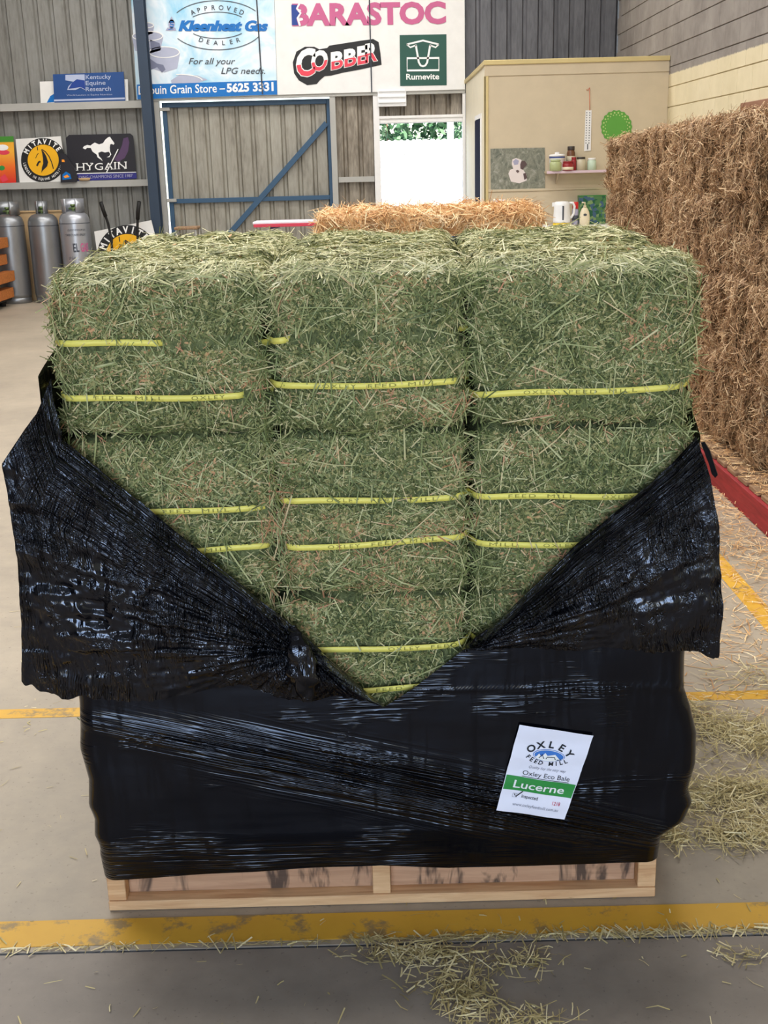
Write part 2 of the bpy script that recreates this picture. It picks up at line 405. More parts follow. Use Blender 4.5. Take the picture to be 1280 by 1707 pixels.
def put_arc(mb, P, txt, cx, cy, rx, ry, a0, a1, h, wch, bold=0.0, under=False):
    """letters set one by one round an ellipse from angle a0 to a1 (degrees, 0 right, 90 up)"""
    n = len(txt)
    for i, ch in enumerate(txt):
        if ch == ' ': continue
        a = math.radians(a0 + (a1 - a0) * (i / (n - 1)))
        px, py = cx + rx * math.cos(a), cy - ry * math.sin(a)
        tx, ty = -rx * math.sin(a), -ry * math.cos(a); L = math.hypot(tx, ty)
        s = 1 if under else -1; tx, ty = s * tx / L, s * ty / L
        V, Fc = text_raw(ch, bold); mx = (V[:, 0].max() + V[:, 0].min()) / 2; ww = min(1.0, 1.0)
        q = (V[:, 0] - mx) * wch; r = (V[:, 1] / CAP - .5) * h
        mb.add([P(px + b * tx + c * ty, py + b * ty - c * tx) for b, c in zip(q, r)], Fc)
def stroke(mb, P, pts, wd, closed=False):
    pts = [np.array(p, float) for p in pts]; n = len(pts); Lf, Rt = [], []
    for i in range(n):
        a = pts[i - 1] if (i or closed) else pts[i]; b = pts[(i + 1) % n] if (i < n - 1 or closed) else pts[i]
        t_ = b - a; t_ /= np.linalg.norm(t_) + 1e-9; nn = np.array([-t_[1], t_[0]]) * wd / 2
        Lf.append(P(*(pts[i] + nn))); Rt.append(P(*(pts[i] - nn)))
    m_ = n if closed else n - 1
    mb.add(Lf + Rt, [(i, (i + 1) % n, n + (i + 1) % n, n + i) for i in range(m_)])
def ell(cx, cy, rx, ry, a0=0, a1=360, n=40):
    return [(cx + rx * math.cos(math.radians(a0 + (a1 - a0) * i / n)), cy - ry * math.sin(math.radians(a0 + (a1 - a0) * i / n))) for i in range(n + (0 if abs(a1 - a0) == 360 else 1))]
def fill(mb, P, pts): mb.poly([P(*p) for p in pts][::-1])
def onY(Y): return lambda x, y: tuple(atY(x, y, Y))

def board(root, name, px, Y, th, m):
    """flat board whose face outline is px, th thick behind the face"""
    mb = MB(); mb.prism([atY(x, y, Y) for x, y in px], (0, th, 0)); return mb.build(name, m, root)
def pr(root, name, m, fn):
    mb = MB(); fn(mb); return mb.build(name, M[m], root)

# ================================================================== THE SETTING
YW = 15.0            # inner face of the back wall
XR = 3.0             # block wall on the right
# floor: two slabs with a joint, painted lines --------------------------------
floor = empty('floor', (0, 0, 0), 'bare grey concrete shed floor with painted yellow lines', 'floor', kind='structure')
JY = 1.955
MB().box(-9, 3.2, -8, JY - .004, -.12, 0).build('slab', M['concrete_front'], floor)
MB().box(-9, 3.2, JY + .004, YW + .1, -.12, 0).build('slab', M['concrete'], floor)
MB().box(-9, 3.2, JY - .004, JY + .004, -.12, -.0025).build('joint_filler', M['ink_grey'], floor)
def floor_line(pts, name='painted_line'):
    MB().prism([(x, y, .0012) for x, y in pts], (0, 0, -.0011)).build(name, M['yellow_paint'], floor)
floor_line([(-9, 1.975), (3.1, 1.975), (3.1, 2.058), (-9, 2.063)])
floor_line([(-9, 3.01), (1.26, 3.005), (1.26, 3.06), (-9, 3.075)])
floor_line([(1.26, 2.90), (1.335, 2.90), (1.335, 9.5), (1.26, 9.5)])
# shed shell out of view: roof with translucent sheets, side and rear walls -----
shell = empty('ceiling', (0, 0, ROOF_Z), 'grey corrugated shed roof with translucent sheets', 'roof', kind='structure')
ys = [-8.0] + sum([[sy - ly / 2, sy + ly / 2] for _, sy, _, ly, _ in SKYLIGHTS], []) + [YW + .6]
for i in range(0, len(ys), 2):
    MB().box(-9, 3.4, ys[i], ys[i + 1], ROOF_Z, ROOF_Z + .08).build('roof_sheet', M['roof_grey'], shell)
for (sx, sy, lx, ly, _) in SKYLIGHTS:
    MB().box(-9, 3.4, sy - ly / 2, sy + ly / 2, ROOF_Z, ROOF_Z + .02).build('translucent_sheet', M['skylight_sheet'], shell)
wl = MB().box(-9.1, -9, -8, YW + .1, 0, ROOF_Z).build('wall_left', M['cladding']); tag(wl, 'grey sheet metal side wall of the shed', 'wall', kind='structure')
wf = MB().box(-9, -3.4, -8.1, -8, 0, ROOF_Z).box(2.2, 3.2, -8.1, -8, 0, ROOF_Z).box(-3.4, 2.2, -8.1, -8, 4.2, ROOF_Z).build('wall_front', M['cladding'])
tag(wf, 'grey sheet metal wall round the truck door behind the viewer', 'wall', kind='structure')

for i_, (bx_, by_) in enumerate(GLINT_LAMPS):  # made-up fittings round the added glint lamps, out of view
    bt = empty('added_lamp_body', (bx_, by_, 4.25), ('added unseen lamp for film glints overhead on the left', 'added unseen lamp for film glints overhead on the right', 'added unseen lamp for film glints overhead towards the truck door')[i_], 'light', 'added glint lamps')
    MB().box(bx_ - .62, bx_ + .62, by_ - .045, by_ + .045, 4.25, 4.31, .005).build('housing', M['fitting_white'], bt)
    for dx_ in (-.45, .45): MB().tube([(bx_ + dx_, by_, 4.31), (bx_ + dx_, by_, ROOF_Z)], .006, 6).build('hanger', M['grey_channel'], bt)
# back wall: trapezoid-profile sheets -------------------------------------------
wall = empty('wall_back', (0, YW, 0), 'grey ribbed sheet metal back wall of the shed', 'wall', kind='structure')
def sheet_profile(x0, x1, pitch=.19, d=.03):
    pts = []; x = x0
    while x < x1 - 1e-4:
        for (dx, dy) in ((0, 0), (.125, 0), (.143, d), (.172, d)):
            if x + dx <= x1 + 1e-6: pts.append((x + dx, dy))
        x += pitch
    pts.append((x1, 0)); return pts
def sheets(root, x0, x1, z0, z1, Y, m, width=.76, name='cladding_sheet'):
    n = max(1, int(math.ceil((x1 - x0) / width - 1e-6)))
    for i in range(n):
        a = x0 + i * width; b = min(x1, a + width + (.012 if i < n - 1 else 0))
        pr_ = sheet_profile(a, b); mb = MB(); k = len(pr_); yo = .0015 * (i % 2)
        V = [(x, Y + y + yo, z) for z in (z0, z1) for x, y in pr_]
        mb.add(V, [(j, j + 1, k + j + 1, k + j) for j in range(k - 1)])
        mb.build(name, m, root)
def W(x, y): return atY(x, y, YW)
DX0, DX1, DZ = .07, 1.10, 2.045         # doorway
GX0, GX1, GZ = -2.66, -.52, 2.385       # gate opening
sheets(wall, -8.97, GX0 - .04, 0, ROOF_Z, YW, M['cladding'])
sheets(wall, GX0 - .04, 1.14, 2.40, ROOF_Z, YW, M['cladding'])
sheets(wall, GX1, DX0 - .06, 0, 2.42, YW, M['cladding_dirty'])
sheets(wall, DX0 - .06, 1.14, 2.13, 2.42, YW, M['cladding_dirty'])
sheets(wall, 1.14, XR, 0, ROOF_Z, YW, M['cladding_dark'])
# girts and framing channels fixed to the sheets
def chan(x0, x1, z0, z1, dep=.12, m='grey_channel', y=YW, name='girt'):
    t_ = .012
    MB().box(x0, x1, y - dep, y, z1 - t_, z1).box(x0, x1, y - dep, y, z0, z0 + t_).box(x0, x1, y - dep, y - dep + t_, z0 + t_, z1 - t_).build(name, M[m], wall)
chan(-8.97, -2.70, 2.30, 2.385)
chan(-8.97, -2.70, 1.375, 1.455)
chan(GX0 - .06, 1.13, 2.375, 2.45, .10, name='sign_rail')
chan(GX1 + .06, DX0 - .08, 1.355, 1.42, .07)
MB().box(GX0 - .07, GX0 + .015, YW - .09, YW, 0, 2.375).build('gate_jamb', M['grey_channel'], wall)
MB().box(GX1 - .02, GX1 + .05, YW - .09, YW - .001, 0, 2.375).build('gate_jamb', M['grey_channel'], wall)
# doorway frame
MB().box(DX0 - .075, DX0, YW - .09, YW + .06, 0, 2.375).build('door_jamb', M['white_paint'], wall)
MB().box(DX1, 1.135, YW - .09, YW + .06, 0, 2.375).build('door_jamb', M['white_paint'], wall)
MB().box(DX0, DX1, YW - .08, YW + .06, 2.045, 2.13, .006).box(DX0, DX1, YW - .095, YW - .08, 2.10, 2.13).build('door_head', M['white_paint'], wall)
# white lamp fitting over the doorway
fit = empty('light_fitting', (.22, YW - .15, 2.3), 'white louvred box fitting above the bright doorway', 'light fitting')
a_, b_ = atY(630, 178, YW - .14), atY(677, 151, YW - .14)
MB().box(a_[0], b_[0], YW - .14, YW - .101, a_[2], b_[2], .004).build('housing', M['fitting_white'], fit)
for k in range(3):
    z = a_[2] + .04 + k * .065
    MB().box(a_[0] + .01, b_[0] - .01, YW - .165, YW - .14, z, z + .03, .004).build('louvre', M['fitting_white'], fit)

# steel column -----------------------------------------------------------------
c0 = -2.745
colm = empty('steel_column', (c0, 14.72, 0), 'dark blue steel column standing left of the sheeted gate', 'column', kind='structure')
MB().box(c0 - .059, c0 + .059, 14.64, 14.652, 0, ROOF_Z).build('flange', M['steel_blue'], colm)
MB().box(c0 - .059, c0 + .059, 14.80, 14.812, 0, ROOF_Z).build('flange', M['steel_blue'], colm)
MB().box(c0 - .006, c0 + .006, 14.652, 14.80, 0, ROOF_Z).build('web', M['steel_blue'], colm)
MB().box(c0 - .12, c0 + .12, 14.6, 14.84, 0, .016).build('base_plate', M['steel_blue'], colm)

# gate ---------------------------------------------------------------------------
gate = empty('metal_gate', (-1.6, YW, 0), 'ribbed metal gate with blue steel frame and diagonal brace', 'gate')
gx0, gx1, gz0, gz1 = GX0 + .036, GX1 - .008, .03, 2.358
sheets(gate, gx0, gx1, gz0, gz1, YW + .045, M['cladding_gate'])
fr = .055
for (a, b, c, d, nm) in [(gx0, gx0 + fr, gz0, gz1, 'stile'), (gx1 - fr, gx1, gz0, gz1, 'stile'), (gx0 + fr, gx1 - fr, gz1 - .06, gz1, 'rail'),
                         (gx0 + fr, gx1 - fr, 1.15, 1.205, 'rail'), (gx0 + fr, gx1 - fr, gz0, gz0 + .06, 'rail')]:
    MB().box(a, b, YW, YW + .04, c, d, .003).build(nm, M['gate_blue'], gate)
pa_, pb_ = atY(544, 205, YW - .01), atY(380, 392, YW - .01); p0 = pa_[[0, 2]]; p1 = pb_[[0, 2]]; p1 = p1 + (p1 - p0) * ((p1[1] - gz0 - .06) / (p0[1] - p1[1]))
dv = (p1 - p0) / np.linalg.norm(p1 - p0); nv = np.array([-dv[1], dv[0]]) * .032
mb = MB(); mb.prism([(q[0], YW - .012, q[1]) for q in (p0 + nv, p1 + nv, p1 - nv, p0 - nv)], (0, .05, 0)); mb.build('brace', M['gate_blue'], gate)
for z in (2.28, 1.19):
    MB().box(GX0 - .05, gx0 + .1, YW - .03, YW - .001, z - .02, z + .02, .004).build('hinge', M['grey_channel'], gate)

# right block wall ---------------------------------------------------------------
wr = empty('wall_right', (XR, 5, 0), 'concrete block wall, cream paint below and bare grey above', 'wall', kind='structure')
m, t = newmat('block_two_tone')
pz = t.n('SeparateXYZ', {0: t.n('NewGeometry').outputs['Position']})
PAINT_Z = float(atX(1160, 110, XR)[2])
k = t.n('MapRange', {0: t.math('ADD', pz.outputs[2], t.math('MULTIPLY', t.noise(30, 3, .6, t.n('NewGeometry').outputs['Position']), .03)), 1: PAINT_Z + .01, 2: PAINT_Z + .022}).outputs[0]
n_ = t.noise(2.5, 5, .65, t.n('NewGeometry').outputs['Position'])
g_ = t.ramp(n_, [(.3, srgb((128, 120, 114))), (.7, srgb((162, 154, 146)))]); c_ = t.ramp(n_, [(.3, srgb((216, 202, 166))), (.7, srgb((230, 216, 182)))])
t.out(Base_Color=t.mix(k, c_, g_), Roughness=.8, Normal=t.bump(t.noise(120, 3, .6), .25, .004)); M['block'] = m
MB().box(XR + .012, XR + .2, -8, YW + .1, 0, ROOF_Z).build('mortar', M['block'], wr)
zA, zB = float(atX(1200, 122, XR)[2]), float(atX(1200, 161, XR)[2]); CH = zA - zB
bl = MB().box(0, .012, .004, .396, .004, CH - .004, .003); bme = None
z0 = zA - CH * 4; rows = range(0, 11)
for r_ in rows:
    for c_i in range(20):
        y0 = YW - .4 * (c_i + 1) + (.2 if r_ % 2 else 0)
        if y0 < 6.9 or y0 + .4 > YW + .01: continue
        if bme is None:
            o = bl.build('block', M['block'], wr); bme = o.data
        else: o = link('block', bme, wr)
        o.location = Vector((XR, y0, z0 + r_ * CH)) - _wp(wr)
# brown panel on the block wall
bp = empty('wall_panel', (XR, 8.6, 1.8), 'brown panel fixed to the cream block wall above the straw', 'panel')
q = atX(1240, 172, XR); MB().box(XR - .03, XR + .0, 7.2, q[1], 1.55, q[2], .004).build('panel_board', M['brown_panel'], bp)
MB().box(XR - .036, XR - .03, 7.3, q[1] - .07, 1.6, q[2] - .06, .002).build('panel_inset', M['brown_panel'], bp)

# site office: cream lined room in the corner ----------------------------------------
YR, XO, ZO = 12.3, 1.14, 2.525
room = empty('wall_office', (2.0, YR, 0), 'cream painted lined walls of the small corner office', 'wall', kind='structure')
MB().box(XO, XR - .002, YR, YR + .09, 0, ZO - .02).build('front_lining', M['yellow_wall'], room)
dy0, dy1, dz = float(atX(803, 200, XO)[1]), float(atX(793, 200, XO)[1]), 2.04
MB().box(XO, XO + .09, YR + .09, dy0, 0, ZO - .02).box(XO, XO + .09, dy1, YW - .1, 0, ZO - .02).box(XO, XO + .09, dy0, dy1, dz, ZO - .02).build('side_lining', M['side_wall'], room)
MB().box(XO - .01, XR - .002, YR - .012, YR, ZO - .15, ZO - .02, .002).build('fascia', M['yellow_wall'], room)
MB().box(XO - .02, XR - .002, YR - .03, YR + .1, ZO - .045, ZO, .004).box(XO - .02, XO + .1, YR + .1, YW - .1, ZO - .045, ZO, .004).build('cap', M['yellow_trim'], room)
MB().box(XO + .0, XR - .002, YR + .1, YW - .1, ZO - .045, ZO - .02).build('office_roof', M['yellow_wall'], room)
MB().box(XO - .012, XO + .03, YR - .012, YR + .0, 0, ZO - .15, .003).box(XO - .012, XO, YR - .012, YR + .06, 0, ZO - .15).build('corner_bead', M['yellow_trim'], room)
MB().box(XO + .031, XR - .002, YR - .012, YR, 1.245, 1.27, .004).build('dado_rail', M['yellow_wall'], room)
d1 = empty('door_1', (XO, dy0, 0), 'navy blue office door standing in the cream side wall', 'door', kind='structure')
MB().box(XO - .012, XO + .03, dy0 + .06, dy1 - .0, 0.01, dz - .05).build('door_leaf', M['navy'], d1)
MB().box(XO - .014, XO + .09, dy0, dy0 + .055, 0, dz).box(XO - .014, XO + .09, dy0 + .055, dy1, dz - .045, dz).build('door_frame', M['white_paint'], d1)
MB().tube([(XO - .01, dy1 - .12, 1.0), (XO - .04, dy1 - .12, 1.0), (XO - .04, dy1 - .24, 1.0)], .01).build('door_handle', M['grey_channel'], d1)

# yard beyond the doorway --------------------------------------------------------------
yard = MB().box(-9, 9, YW + .1, 40, -.14, -.02).build('ground_outside', M['concrete_yard']); tag(yard, 'bright concrete yard beyond the doorway', 'ground', kind='structure')
FY = 18.6
fence = empty('lattice_fence', (.9, FY, 0), 'white lattice fence seen through the bright doorway', 'fence')
ft = float(atY(700, 234, FY)[2])
for x in (-.6, 1.18, 2.9): MB().box(x - .05, x + .05, FY - .05, FY + .05, -.02, ft + .55, .006).build('post', M['white_paint'], fence)
for z in (.05, ft - .06): MB().box(-.55, 2.85, FY + .021, FY + .05, z, z + .06, .004).build('rail', M['white_paint'], fence)
mb = MB()
for s_ in (-1, 1):
    n = 0; x = -3.0
    while x < 5.2:
        a, b = (x, .1), (x + s_ * (ft - .1), ft)
        seg = []
        # clip to fence width
        for tt in np.linspace(0, 1, 60):
            px_ = a[0] + (b[0] - a[0]) * tt
            if -.55 <= px_ <= 2.85: seg.append((px_, a[1] + (b[1] - a[1]) * tt))
        if len(seg) > 2:
            (xa, za), (xb, zb) = seg[0], seg[-1]; wv = .021
            yo = FY + (.004 if s_ > 0 else .012)
            mb.prism([(xa - wv, yo, za + s_ * wv), (xa + wv, yo, za - s_ * wv), (xb + wv, yo, zb - s_ * wv), (xb - wv, yo, zb + s_ * wv)], (0, .008, 0))
        x += .095
tag(mb.build('lattice', M['white_paint'], fence), kind='stuff')
hedge = empty('hedge', (1, 21.5, 0), 'leafy green hedge above the white lattice fence', 'hedge')
N = 14000
Pc = np.stack([rng.uniform(-.35, 4.2, N), rng.uniform(20.6, 22.4, N), rng.uniform(.3, 3.9, N)], 1)
Pc[:, 1] += .25 * np.sin(Pc[:, 0] * 3)
d_ = rng.normal(size=(N, 3)); d_ /= np.linalg.norm(d_, axis=1)[:, None]; e_ = np.cross(d_, rng.normal(size=(N, 3))); e_ /= np.linalg.norm(e_, axis=1)[:, None]
sz = rng.uniform(.05, .1, N)[:, None]
V = np.stack([Pc - d_ * sz, Pc + e_ * sz * .5, Pc + d_ * sz, Pc - e_ * sz * .5], 1).reshape(-1, 3)
tag(mesh_np('foliage', V, np.arange(4 * N).reshape(-1, 4), M['foliage'], hedge), kind='stuff')
for x in (.2, 1.6, 2.6, 3.8): MB().tube([(x, 21.5, -.02), (x + .1, 21.5, 1.2), (x, 21.6, 2.6)], [.05, .04, .02]).build('trunk', M['old_wood'], hedge)

# ================================================================== HAY
def ribbon(C, D, Nn, L, Wd, bend):
    """flat bent stems: centres C, unit direction D, unit normal Nn -> vertices (n,6,3)"""
    S = np.cross(D, Nn); S /= np.linalg.norm(S, axis=1)[:, None] + 1e-9
    L = L[:, None] / 2; Wd = Wd[:, None] / 2; bend = bend[:, None]
    A = C - D * L; Bm = C + Nn * bend; E_ = C + D * L
    return np.stack([A - S * Wd, A + S * Wd, Bm - S * Wd, Bm + S * Wd, E_ - S * Wd * .7, E_ + S * Wd * .7], 1)
def stems_object(name, V6, m, parent):
    n = len(V6); b = np.arange(n)[:, None] * 6
    Q = np.concatenate([b + np.array([0, 1, 3, 2]), b + np.array([2, 3, 5, 4])], 1).reshape(-1, 4)
    return tag(mesh_np(name, V6.reshape(-1, 3), Q, m, parent), kind='stuff')

class Bale:
    """rounded, pinched, lumpy box: local x in [-a,a], y in [0,L], z in [0,h]; world placed by yaw about its front centre"""
    def __init__(s, c, a, L, h, yaw=0, r=.045, straps=(), pinch=.012, lump=.012, seed=0, flare=None):
        s.c = np.array(c, float); s.a, s.L, s.h, s.r, s.straps, s.pinch, s.lump, s.seed = a, L, h, r, straps, pinch, lump, seed
        s.cy, s.sy = math.cos(yaw), math.sin(yaw); s.flare = flare; s.flake = 0.0
    def deform(s, P, lumps=True):
        P = np.asarray(P, float); mn = np.array([-s.a, 0, 0]) + s.r; mx = np.array([s.a, s.L, s.h]) - s.r
        q = np.clip(P, mn, mx); d = P - q; l = np.linalg.norm(d, axis=1)[:, None]; n = d / np.maximum(l, 1e-9)
        p = q + n * s.r
        z = p[:, 2]; g = np.zeros(len(p))
        for zs in s.straps: g -= s.pinch * np.exp(-((z - zs) / .022) ** 2)
        side = np.clip(np.abs(n[:, 2]), 0, 1)
        off = g * (1 - side)
        if lumps:
            W_ = p + np.array([s.seed * 3.7, s.seed * 1.3, s.seed * 2.1])
            off = off + s.lump * 1.6 * fbm(W_ * 7, 2) + s.lump * .7 * fbm(W_ * 26, 2)
        if s.flake: off = off - s.flake * (1 - side) * np.clip(1 - np.abs(fbm(np.stack([p[:, 0] * 7, p[:, 1] * 3, p[:, 2] * 1.6 + s.seed], 1), 2)) * 5, 0, 1)
        p = p + n * off[:, None]
        return s.world(p), s.worlddir(n)
    def world(s, p):
        x, y, z = p[:, 0], p[:, 1], p[:, 2]
        if s.flare: x = x * (1 + s.flare[1] * y) + s.flare[0] * y
        return np.stack([s.c[0] + x * s.cy - y * s.sy, s.c[1] + x * s.sy + y * s.cy, s.c[2] + z], 1)
    def worlddir(s, n):
        return np.stack([n[:, 0] * s.cy - n[:, 1] * s.sy, n[:, 0] * s.sy + n[:, 1] * s.cy, n[:, 2]], 1)
    def body(s, root, m, res=.02, name='hay_body'):
        bm_V, Q = [], []; base = 0
        def grid(o, u, v, nu, nv):
            nonlocal base
            uu, vv = np.meshgrid(np.linspace(0, 1, nu + 1), np.linspace(0, 1, nv + 1), indexing='ij')
            bm_V.append(np.array(o) + uu.reshape(-1, 1) * np.array(u) + vv.reshape(-1, 1) * np.array(v))
            i = np.arange(nu)[:, None] * (nv + 1) + np.arange(nv)[None, :]; i = i.ravel() + base
            Q.append(np.stack([i, i + nv + 1, i + nv + 2, i + 1], 1)); base += (nu + 1) * (nv + 1)
        a, L, h = s.a, s.L, s.h; nx, ny, nz = [max(4, int(k / res)) for k in (2 * a, L, h)]; ny = max(4, ny // 2)
        grid((-a, 0, 0), (2 * a, 0, 0), (0, 0, h), nx, nz); grid((a, L, 0), (-2 * a, 0, 0), (0, 0, h), nx, nz)
        grid((-a, L, 0), (0, -L, 0), (0, 0, h), ny, nz); grid((a, 0, 0), (0, L, 0), (0, 0, h), ny, nz)
        grid((-a, 0, h), (2 * a, 0, 0), (0, L, 0), nx, ny); grid((-a, L, 0), (2 * a, 0, 0), (0, -L, 0), nx, ny)
        P = np.concatenate(bm_V); V, _ = s.deform(P)
        return mesh_np(name, V, np.concatenate(Q), m, root, True)
    def face_pts(s, face, n, lo=None, hi=None):
        u, v = rng.uniform(0, 1, n), rng.uniform(0, 1, n)
        if hi is not None: v = lo + (hi - lo) * v
        z0 = np.zeros(n)
        if face == 'front': return np.stack([(u * 2 - 1) * s.a, z0, v * s.h], 1)
        if face == 'top': return np.stack([(u * 2 - 1) * s.a, v * s.L, z0 + s.h], 1)
        if face == 'left': return np.stack([z0 - s.a, v * s.L, u * s.h], 1)
        if face == 'right': return np.stack([z0 + s.a, v * s.L, u * s.h], 1)
        if face == 'back': return np.stack([(u * 2 - 1) * s.a, z0 + s.L, v * s.h], 1)
    def stems(s, P, lmin, lmax, wmin, wmax, lift=.003, tilt=.12, along=None, conc=0.0, bendk=.06):
        """stems lying on the surface; along = preferred world direction, conc = how strongly"""
        if s.straps:
            dz = np.min(np.abs(P[:, 2][:, None] - np.array(s.straps)[None, :]), 1)
            P = P[(dz > .014) | (rng.random(len(P)) < .10)]
        C, n = s.deform(P); k = len(P)
        t_ = rng.normal(size=(k, 3))
        if along is not None: t_ = t_ * (1 - conc) + np.array(along) * conc * rng.choice([-1, 1], k)[:, None] * 1.5
        t_ -= n * np.einsum('ij,ij->i', t_, n)[:, None]; t_ /= np.linalg.norm(t_, axis=1)[:, None] + 1e-9
        t_ = t_ + n * rng.normal(0, tilt, k)[:, None]; t_ /= np.linalg.norm(t_, axis=1)[:, None]
        nn = n + rng.normal(0, .45, (k, 3)); nn -= t_ * np.einsum('ij,ij->i', nn, t_)[:, None]; nn /= np.linalg.norm(nn, axis=1)[:, None]
        L = lmin + (lmax - lmin) * rng.beta(1.3, 3.2, k); Wd = rng.uniform(wmin, wmax, k)
        C = C + n * (rng.uniform(-.2, 1, k) * lift)[:, None]
        return ribbon(C, t_, nn, L, Wd, rng.normal(0, bendk, k) * L)
    def strap(s, root, zs, tilt=0.0, txt_shift=0.0, lift=.002, vis=None):
        """yellow printed band looped round the bale"""
        a, L = s.a, s.L; hw = .0058; pts = []
        n1, n2 = 60, 24
        loop = [(-a + 2 * a * i / n1, 0.0) for i in range(n1)] + [(a, L * i / n2) for i in range(n2)] + [(a - 2 * a * i / n1, L) for i in range(n1)] + [(-a, L - L * i / n2) for i in range(n2)]
        P = np.array([(x, y, zs + tilt * x) for x, y in loop]); C, n = s.deform(P, False)
        n[:, 2] = 0; n /= np.linalg.norm(n, axis=1)[:, None] + 1e-9
        lf = np.full(len(C), lift)
        if vis:
            fr_ = P[:, 1] < .01; wx = C[:, 0]
            lf = np.where(fr_, lift - .026 * np.clip((vis[0] - wx) / .02, 0, 1) - .026 * np.clip((wx - vis[1]) / .02, 0, 1), lift)
        C = C + n * lf[:, None] + np.array([0, 0, 1]) * (.0025 * np.sin(P[:, 0] * 17 + zs * 50))[:, None]
        up = np.array([0, 0, hw]); k = len(C)
        V = np.concatenate([C - up, C + up, C - up - n * .0012, C + up - n * .0012]); i = np.arange(k); j = (i + 1) % k
        Q = np.concatenate([np.stack([i, j, k + j, k + i], 1), np.stack([2 * k + i, 3 * k + i, 3 * k + j, 2 * k + j], 1), np.stack([k + i, k + j, 3 * k + j, 3 * k + i], 1), np.stack([i, 2 * k + i, 2 * k + j, j], 1)])
        st = mesh_np('strap', V, Q, M['strap'], root, False)
        # print on the front run
        arc = np.concatenate([[0], np.cumsum(np.linalg.norm(np.diff(C[:n1 + 1], axis=0), axis=1))])
        def P2(u, v):
            u = min(max(u, 0), arc[-1] - 1e-4); idx = min(int(np.searchsorted(arc, u)) - 1, n1 - 1); idx = max(idx, 0)
            f = (u - arc[idx]) / (arc[idx + 1] - arc[idx]); p = C[idx] * (1 - f) + C[idx + 1] * f
            return tuple(p + n[idx] * .0008 + np.array([0, 0, -v]))
        u = .02 + txt_shift
        while u < arc[-1] - .05:
            for wd_, ln in (('OXLEY', .062), ('FEED', .052), ('MILL', .052)):
                if u > 0 and u + ln < arc[-1] - .015: mb = MB(); put_text(mb, P2, wd_, u, .0032, u + ln, .0032, .0068, 0, 0, 1.3); mb.build('printed_word', M['strap_ink'], st)
                u += ln + .022
            u += .03
        return st

FRONT = 2.075
LAYERS = [(.118, .395), (.395, .700), (.700, 1.028), (1.028, 1.322)]     # z ranges, bottom to top
COLS = [(-.403, .199, (-.027, .10)), (-.022, .185, (.012, .13)), (.370, .207, (.070, .10))]   # centre x, half width, drift and widening of the rows towards the back
WORDC = ['left', 'middle', 'right']; WORDL = ['bottom', 'third', 'second', 'top']
def xworld(px): return float(atY(px, 750, FRONT - .01)[0])
VIS = {(3, 0): [(92, 272), (92, 402)], (3, 1): [(465, 480), (456, 757)], (3, 2): [(800, 1140)], (2, 0): [(90, 430), (90, 430)], (2, 1): [(470, 768), (474, 772)], (2, 2): [(802, 1200), (802, 1200)]}
def zworld(px, py): return float(atY(px, py, FRONT - .01)[2])
STR = {  # strap heights and tilts read off the stack: (layer from top, column): [(z, tilt)]
 (3, 0): [(zworld(250, 577), -.035), (zworld(250, 667), .0)], (3, 1): [(zworld(610, 562), .03), (zworld(610, 643), .0)], (3, 2): [(zworld(965, 655), .02)],
 (2, 0): [(zworld(300, 857), .03), (zworld(300, 925), .03)], (2, 1): [(zworld(610, 837), .005), (zworld(615, 910), .03)], (2, 2): [(zworld(930, 832), -.01), (zworld(930, 912), -.01)],
 (1, 0): [(.60, .02), (.52, .02)], (1, 1): [(zworld(640, 1084), .02), (zworld(650, 1152), .03)], (1, 2): [(.60, 0), (.52, 0)],
 (0, 0): [(.3, 0), (.22, 0)], (0, 1): [(.3, 0), (.22, 0)], (0, 2): [(.3, 0), (.22, 0)]}
LAB = {
 (3, 0): 'top lucerne bale with two yellow straps at the left corner of the wrapped stack',
 (3, 1): 'top lucerne bale in the middle of the wrapped stack, above the label',
 (3, 2): 'top lucerne bale with one visible yellow strap, nearest the brown straw stack',
 (2, 0): 'lucerne bale second from top, half hidden by the left black film flap',
 (2, 1): 'lucerne bale second from top in the middle column, fully uncovered front',
 (2, 2): 'lucerne bale second from top, cut diagonally by the right black film flap',
 (1, 0): 'lucerne bale third from top, sliver beside the left black film edge',
 (1, 1): 'lucerne bale in the point of the V opening of the black film',
 (1, 2): 'lucerne bale third from top, sliver beside the right black film edge',
 (0, 0): 'bottom lucerne bale under the black film, left end of the pallet', (0, 1): 'bottom lucerne bale under the black film, middle of the pallet', (0, 2): 'bottom lucerne bale under the black film, right end of the pallet'}
